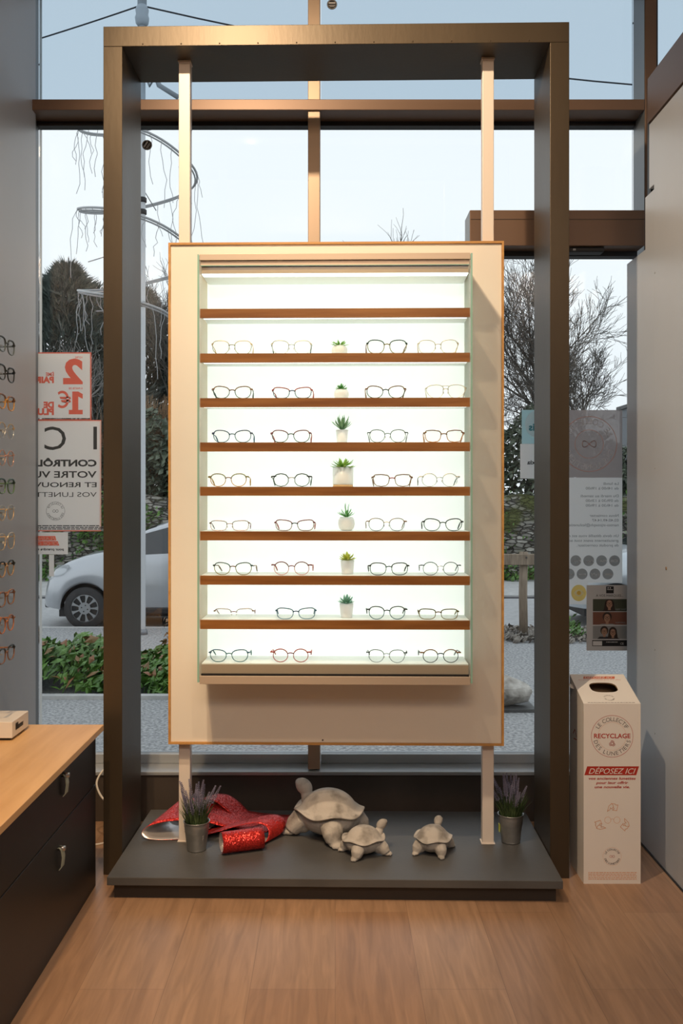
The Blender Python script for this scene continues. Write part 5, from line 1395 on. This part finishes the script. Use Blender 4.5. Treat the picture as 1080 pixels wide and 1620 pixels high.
# E  blue/white appointment sticker left of the frame post
s = empty('window_sticker'); tag(s, 'pale blue and white sticker with mirrored letters on the glass left of the frame post', 'sticker')
sign_sheet('blue_panel', 825, 648.5, 872, 702, M['vblue'], s); sign_sheet('white_panel', 822.5, 702.2, 872, 757, M['vw'], s)
m = MB(); disc(m, gq, WX(850), WZ(671), 20/SC, 22/SC); m.build('white_disc', M['vw'], s)
m = MB(); text_into(m, gq, 'is', WX(845), WZ(681), h=11/SC, w=9/SC, mirror=True, bold=.03, lift=.0009); m.build('lettering', M['vteal'], s)
m = MB(); text_into(m, gq, 'xia', WX(847), WZ(734.5), h=6.5/SC, w=13.5/SC, mirror=True, bold=.03, lift=.0009); m.build('lettering', M['vgrey'], s)
# F  yellow eye sticker
s = empty('window_sticker'); tag(s, 'square white sticker with a yellow eye disc below the opening hours sign', 'sticker')
sign_sheet('paper', 885, 921.8, 929.5, 956, M['vw'], s); m = MB(); disc(m, gq, WX(915), WZ(938), 12/SC, 13/SC); m.build('yellow_disc', M['vyellow'], s)
m = MB(); poly(m, gq, [(WX(915+7.5*math.cos(a)), WZ(938-5.5*math.sin(a)*abs(math.sin(a))**.3)) for a in [2*PI*k/24 for k in range(24)]], .0009); m.build('eye', M['vw'], s)
m = MB(); disc(m, gq, WX(915), WZ(938), 3.2/SC, lift=.0014); m.build('pupil', M['vyellow'], s)
# G  poster facing in
s = empty('window_poster'); tag(s, 'grey poster with three portrait photos, on the glass above the recycling box', 'sign', 'posters on the window')
sign_sheet('paper', 927, 925.5, 992, 1029, M['postergrey'], s, lay=.004)
gr = PL((0, DG-.004, 0), (1,0,0), (0,0,1)); gr.n = Vector((0,-1,0))
m = MB(); rect(m, gr, WX(958), WZ(938.5), WX(970), WZ(927.5)); rect(m, gr, WX(936), WZ(1022), WX(991), WZ(1012.5)); text_into(m, gr, 'À VOS MARQUES...', WX(963.5), WZ(943.8), h=3.6/SC, w=43/SC, align='c'); m.build('black_print', M['ink'], s)
m = MB()
for x in (961, 964.5): disc(m, gr, WX(x), WZ(930), 1/SC, lift=.001)
rect(m, gr, WX(959.5), WZ(933), WX(968.5), WZ(932.2), .001)
rect(m, gr, WX(937), WZ(1021), WX(951.5), WZ(1014), .001); text_into(m, gr, 'CE', WX(980.5), WZ(1019.5), h=3.2/SC, lift=.001)
for y in (946.8, 967.2, 989, 1011):
    rect(m, gr, WX(936), WZ(y+.5), WX(990.5), WZ(y), .001)
x = 958
while x < 976: w_ = R.uniform(1.5, 4); rect(m, gr, WX(x), WZ(1016), WX(x+w_), WZ(1015), .001); x += w_+.6
m.build('white_print', M['inkwhite'], s)
SK = [P('print_skin', (.42,.24,.16), .5), P('print_hair', (.035,.02,.014), .5), P('print_brick', (.20,.08,.05), .5), P('print_green', (.06,.07,.045), .5), P('print_pale', (.28,.29,.29), .5), P('print_shirt', (.02,.02,.025), .5), P('print_tan', (.30,.15,.09), .5)]
def portrait(y0, y1, bgm, people, capt):
    m = MB(); m.whole = True; m.cur = bgm; rect(m, gr, WX(937), WZ(y1), WX(990.5), WZ(y0), .0006)
    for (fx, fy, r, long_, sh) in people:
        X, Z, q = WX(fx), WZ(fy), r/SC
        zlo = WZ(y1); 
        m.cur = sh; poly(m, gr, [(X-q*2.0, zlo), (X-q*1.3, max(zlo, Z-q*1.5)), (X+q*1.3, max(zlo, Z-q*1.5)), (X+q*2.0, zlo)], .0008)
        m.cur = 1; disc(m, gr, X, Z+q*.25, q*1.12, min(q*1.25, WZ(y0)-Z-q*.25), lift=.0010)
        if long_: poly(m, gr, [(X-q*1.5, zlo), (X-q*1.1, Z+q*.3), (X+q*1.1, Z+q*.3), (X+q*1.45, zlo)], .0010)
        m.cur = 0; disc(m, gr, X, Z-q*.1, q*.78, q*1.02, lift=.0013); poly(m, gr, [(X-q*.35, max(zlo, Z-q*1.6)), (X-q*.35, Z-q*.6), (X+q*.35, Z-q*.6), (X+q*.35, max(zlo, Z-q*1.6))], .0012)
        m.cur = 1
        for k in (-1, 1): ring(m, gr, X+k*q*.36, Z+q*.08, q*.28, q*.09, 14, .0016)
        stroke(m, gr, [(X-q*.1, Z+q*.1), (X+q*.1, Z+q*.1)], q*.08, lift=.0016); stroke(m, gr, [(X-q*.28, Z-q*.5), (X, Z-q*.56), (X+q*.28, Z-q*.5)], q*.1, lift=.0016)
        m.cur = 6; stroke(m, gr, [(X, Z), (X+q*.08, Z-q*.25)], q*.09, lift=.0016)
    if capt: m.cur = 4; text_into(m, gr, capt, WX(989), WZ(y1-2), h=2.6/SC, w=16/SC, align='r', lift=.002)
    m.build('portrait_photo', SK, s)
portrait(947.5, 966.8, 3, [(963, 955, 6.2, 1, 5)], 'NAF NAF'); portrait(968, 988, 2, [(959.5, 977, 6.4, 0, 4)], 'KAPORAL'); portrait(990, 1010.5, 4, [(955, 998.5, 5.6, 0, 5), (968.5, 1000, 5.6, 1, 5)], None)
# H  two round black stickers
for (x, y, w_) in ((525, 7, 'above the centre mullion at the top edge'), (232.5, 229.5, 'just right of the left frame post')):
    s = empty('round_sticker', (0,0,0)); tag(s, f'small round black sticker on the glass {w_}', 'sticker')
    m = MB().tube([(WX(x), DG+.001, WZ(y)), (WX(x), DG-.0005, WZ(y))], 8/SC, 24); m.sm = [False]*len(m.sm); m.build('disc', M['ink'], s)
    gs = PL((0, DG-.0005, 0), (1,0,0), (0,0,1)); gs.n = Vector((0,-1,0)); m = MB(); ring(m, gs, WX(x), WZ(y), 6.9/SC, .5/SC)
    tl_ = 1.0 if x < 300 else 0
    for o_, wd_, ln_ in ((2.2, 2.6, 4.2), (-1.6, .9, 4.8), (-3.4, .8, 3.6)):
        m.mark(); stroke(m, gs, [(WX(x-ln_*math.cos(tl_)-o_*math.sin(tl_)), WZ(y)+(-ln_*math.sin(tl_)+o_*math.cos(tl_))/SC), (WX(x+ln_*math.cos(tl_)-o_*math.sin(tl_)), WZ(y)+(ln_*math.sin(tl_)+o_*math.cos(tl_))/SC)], wd_/SC)
    m.build('print', M['inkwhite'], s)

# pendant lamps behind the camera, mirrored in the glass at the right
for x, y, z, t in ((1.74, -1.0, 2.33, 'right'), (1.35, -1.3, 2.28, 'left')):
    s = empty('pendant_lamp', (x, y, z)); tag(s, f'amber filament pendant lamp hanging behind the viewer, the {t} one of two', 'lamp', 'pendant lamps')
    MB().tube([(0,0,.12), (0,0,3.75-z)], .004, 6).build('cord', M['wire'], s)
    MB().lathe([(.022,.05),(.022,.12),(.006,.13)], n=14).build('socket', M['darkwood'], s)
    m = MB(); m.ell((0,0,0), (.05,.018,.018), 12, 8); m.build('filament', M['bulb'], s)
    MB().lathe([(.02,.05),(.05,.02),(.07,-.03),(.055,-.08),(.0,-.095)], n=20).build('glass_globe', M['lens'], s)
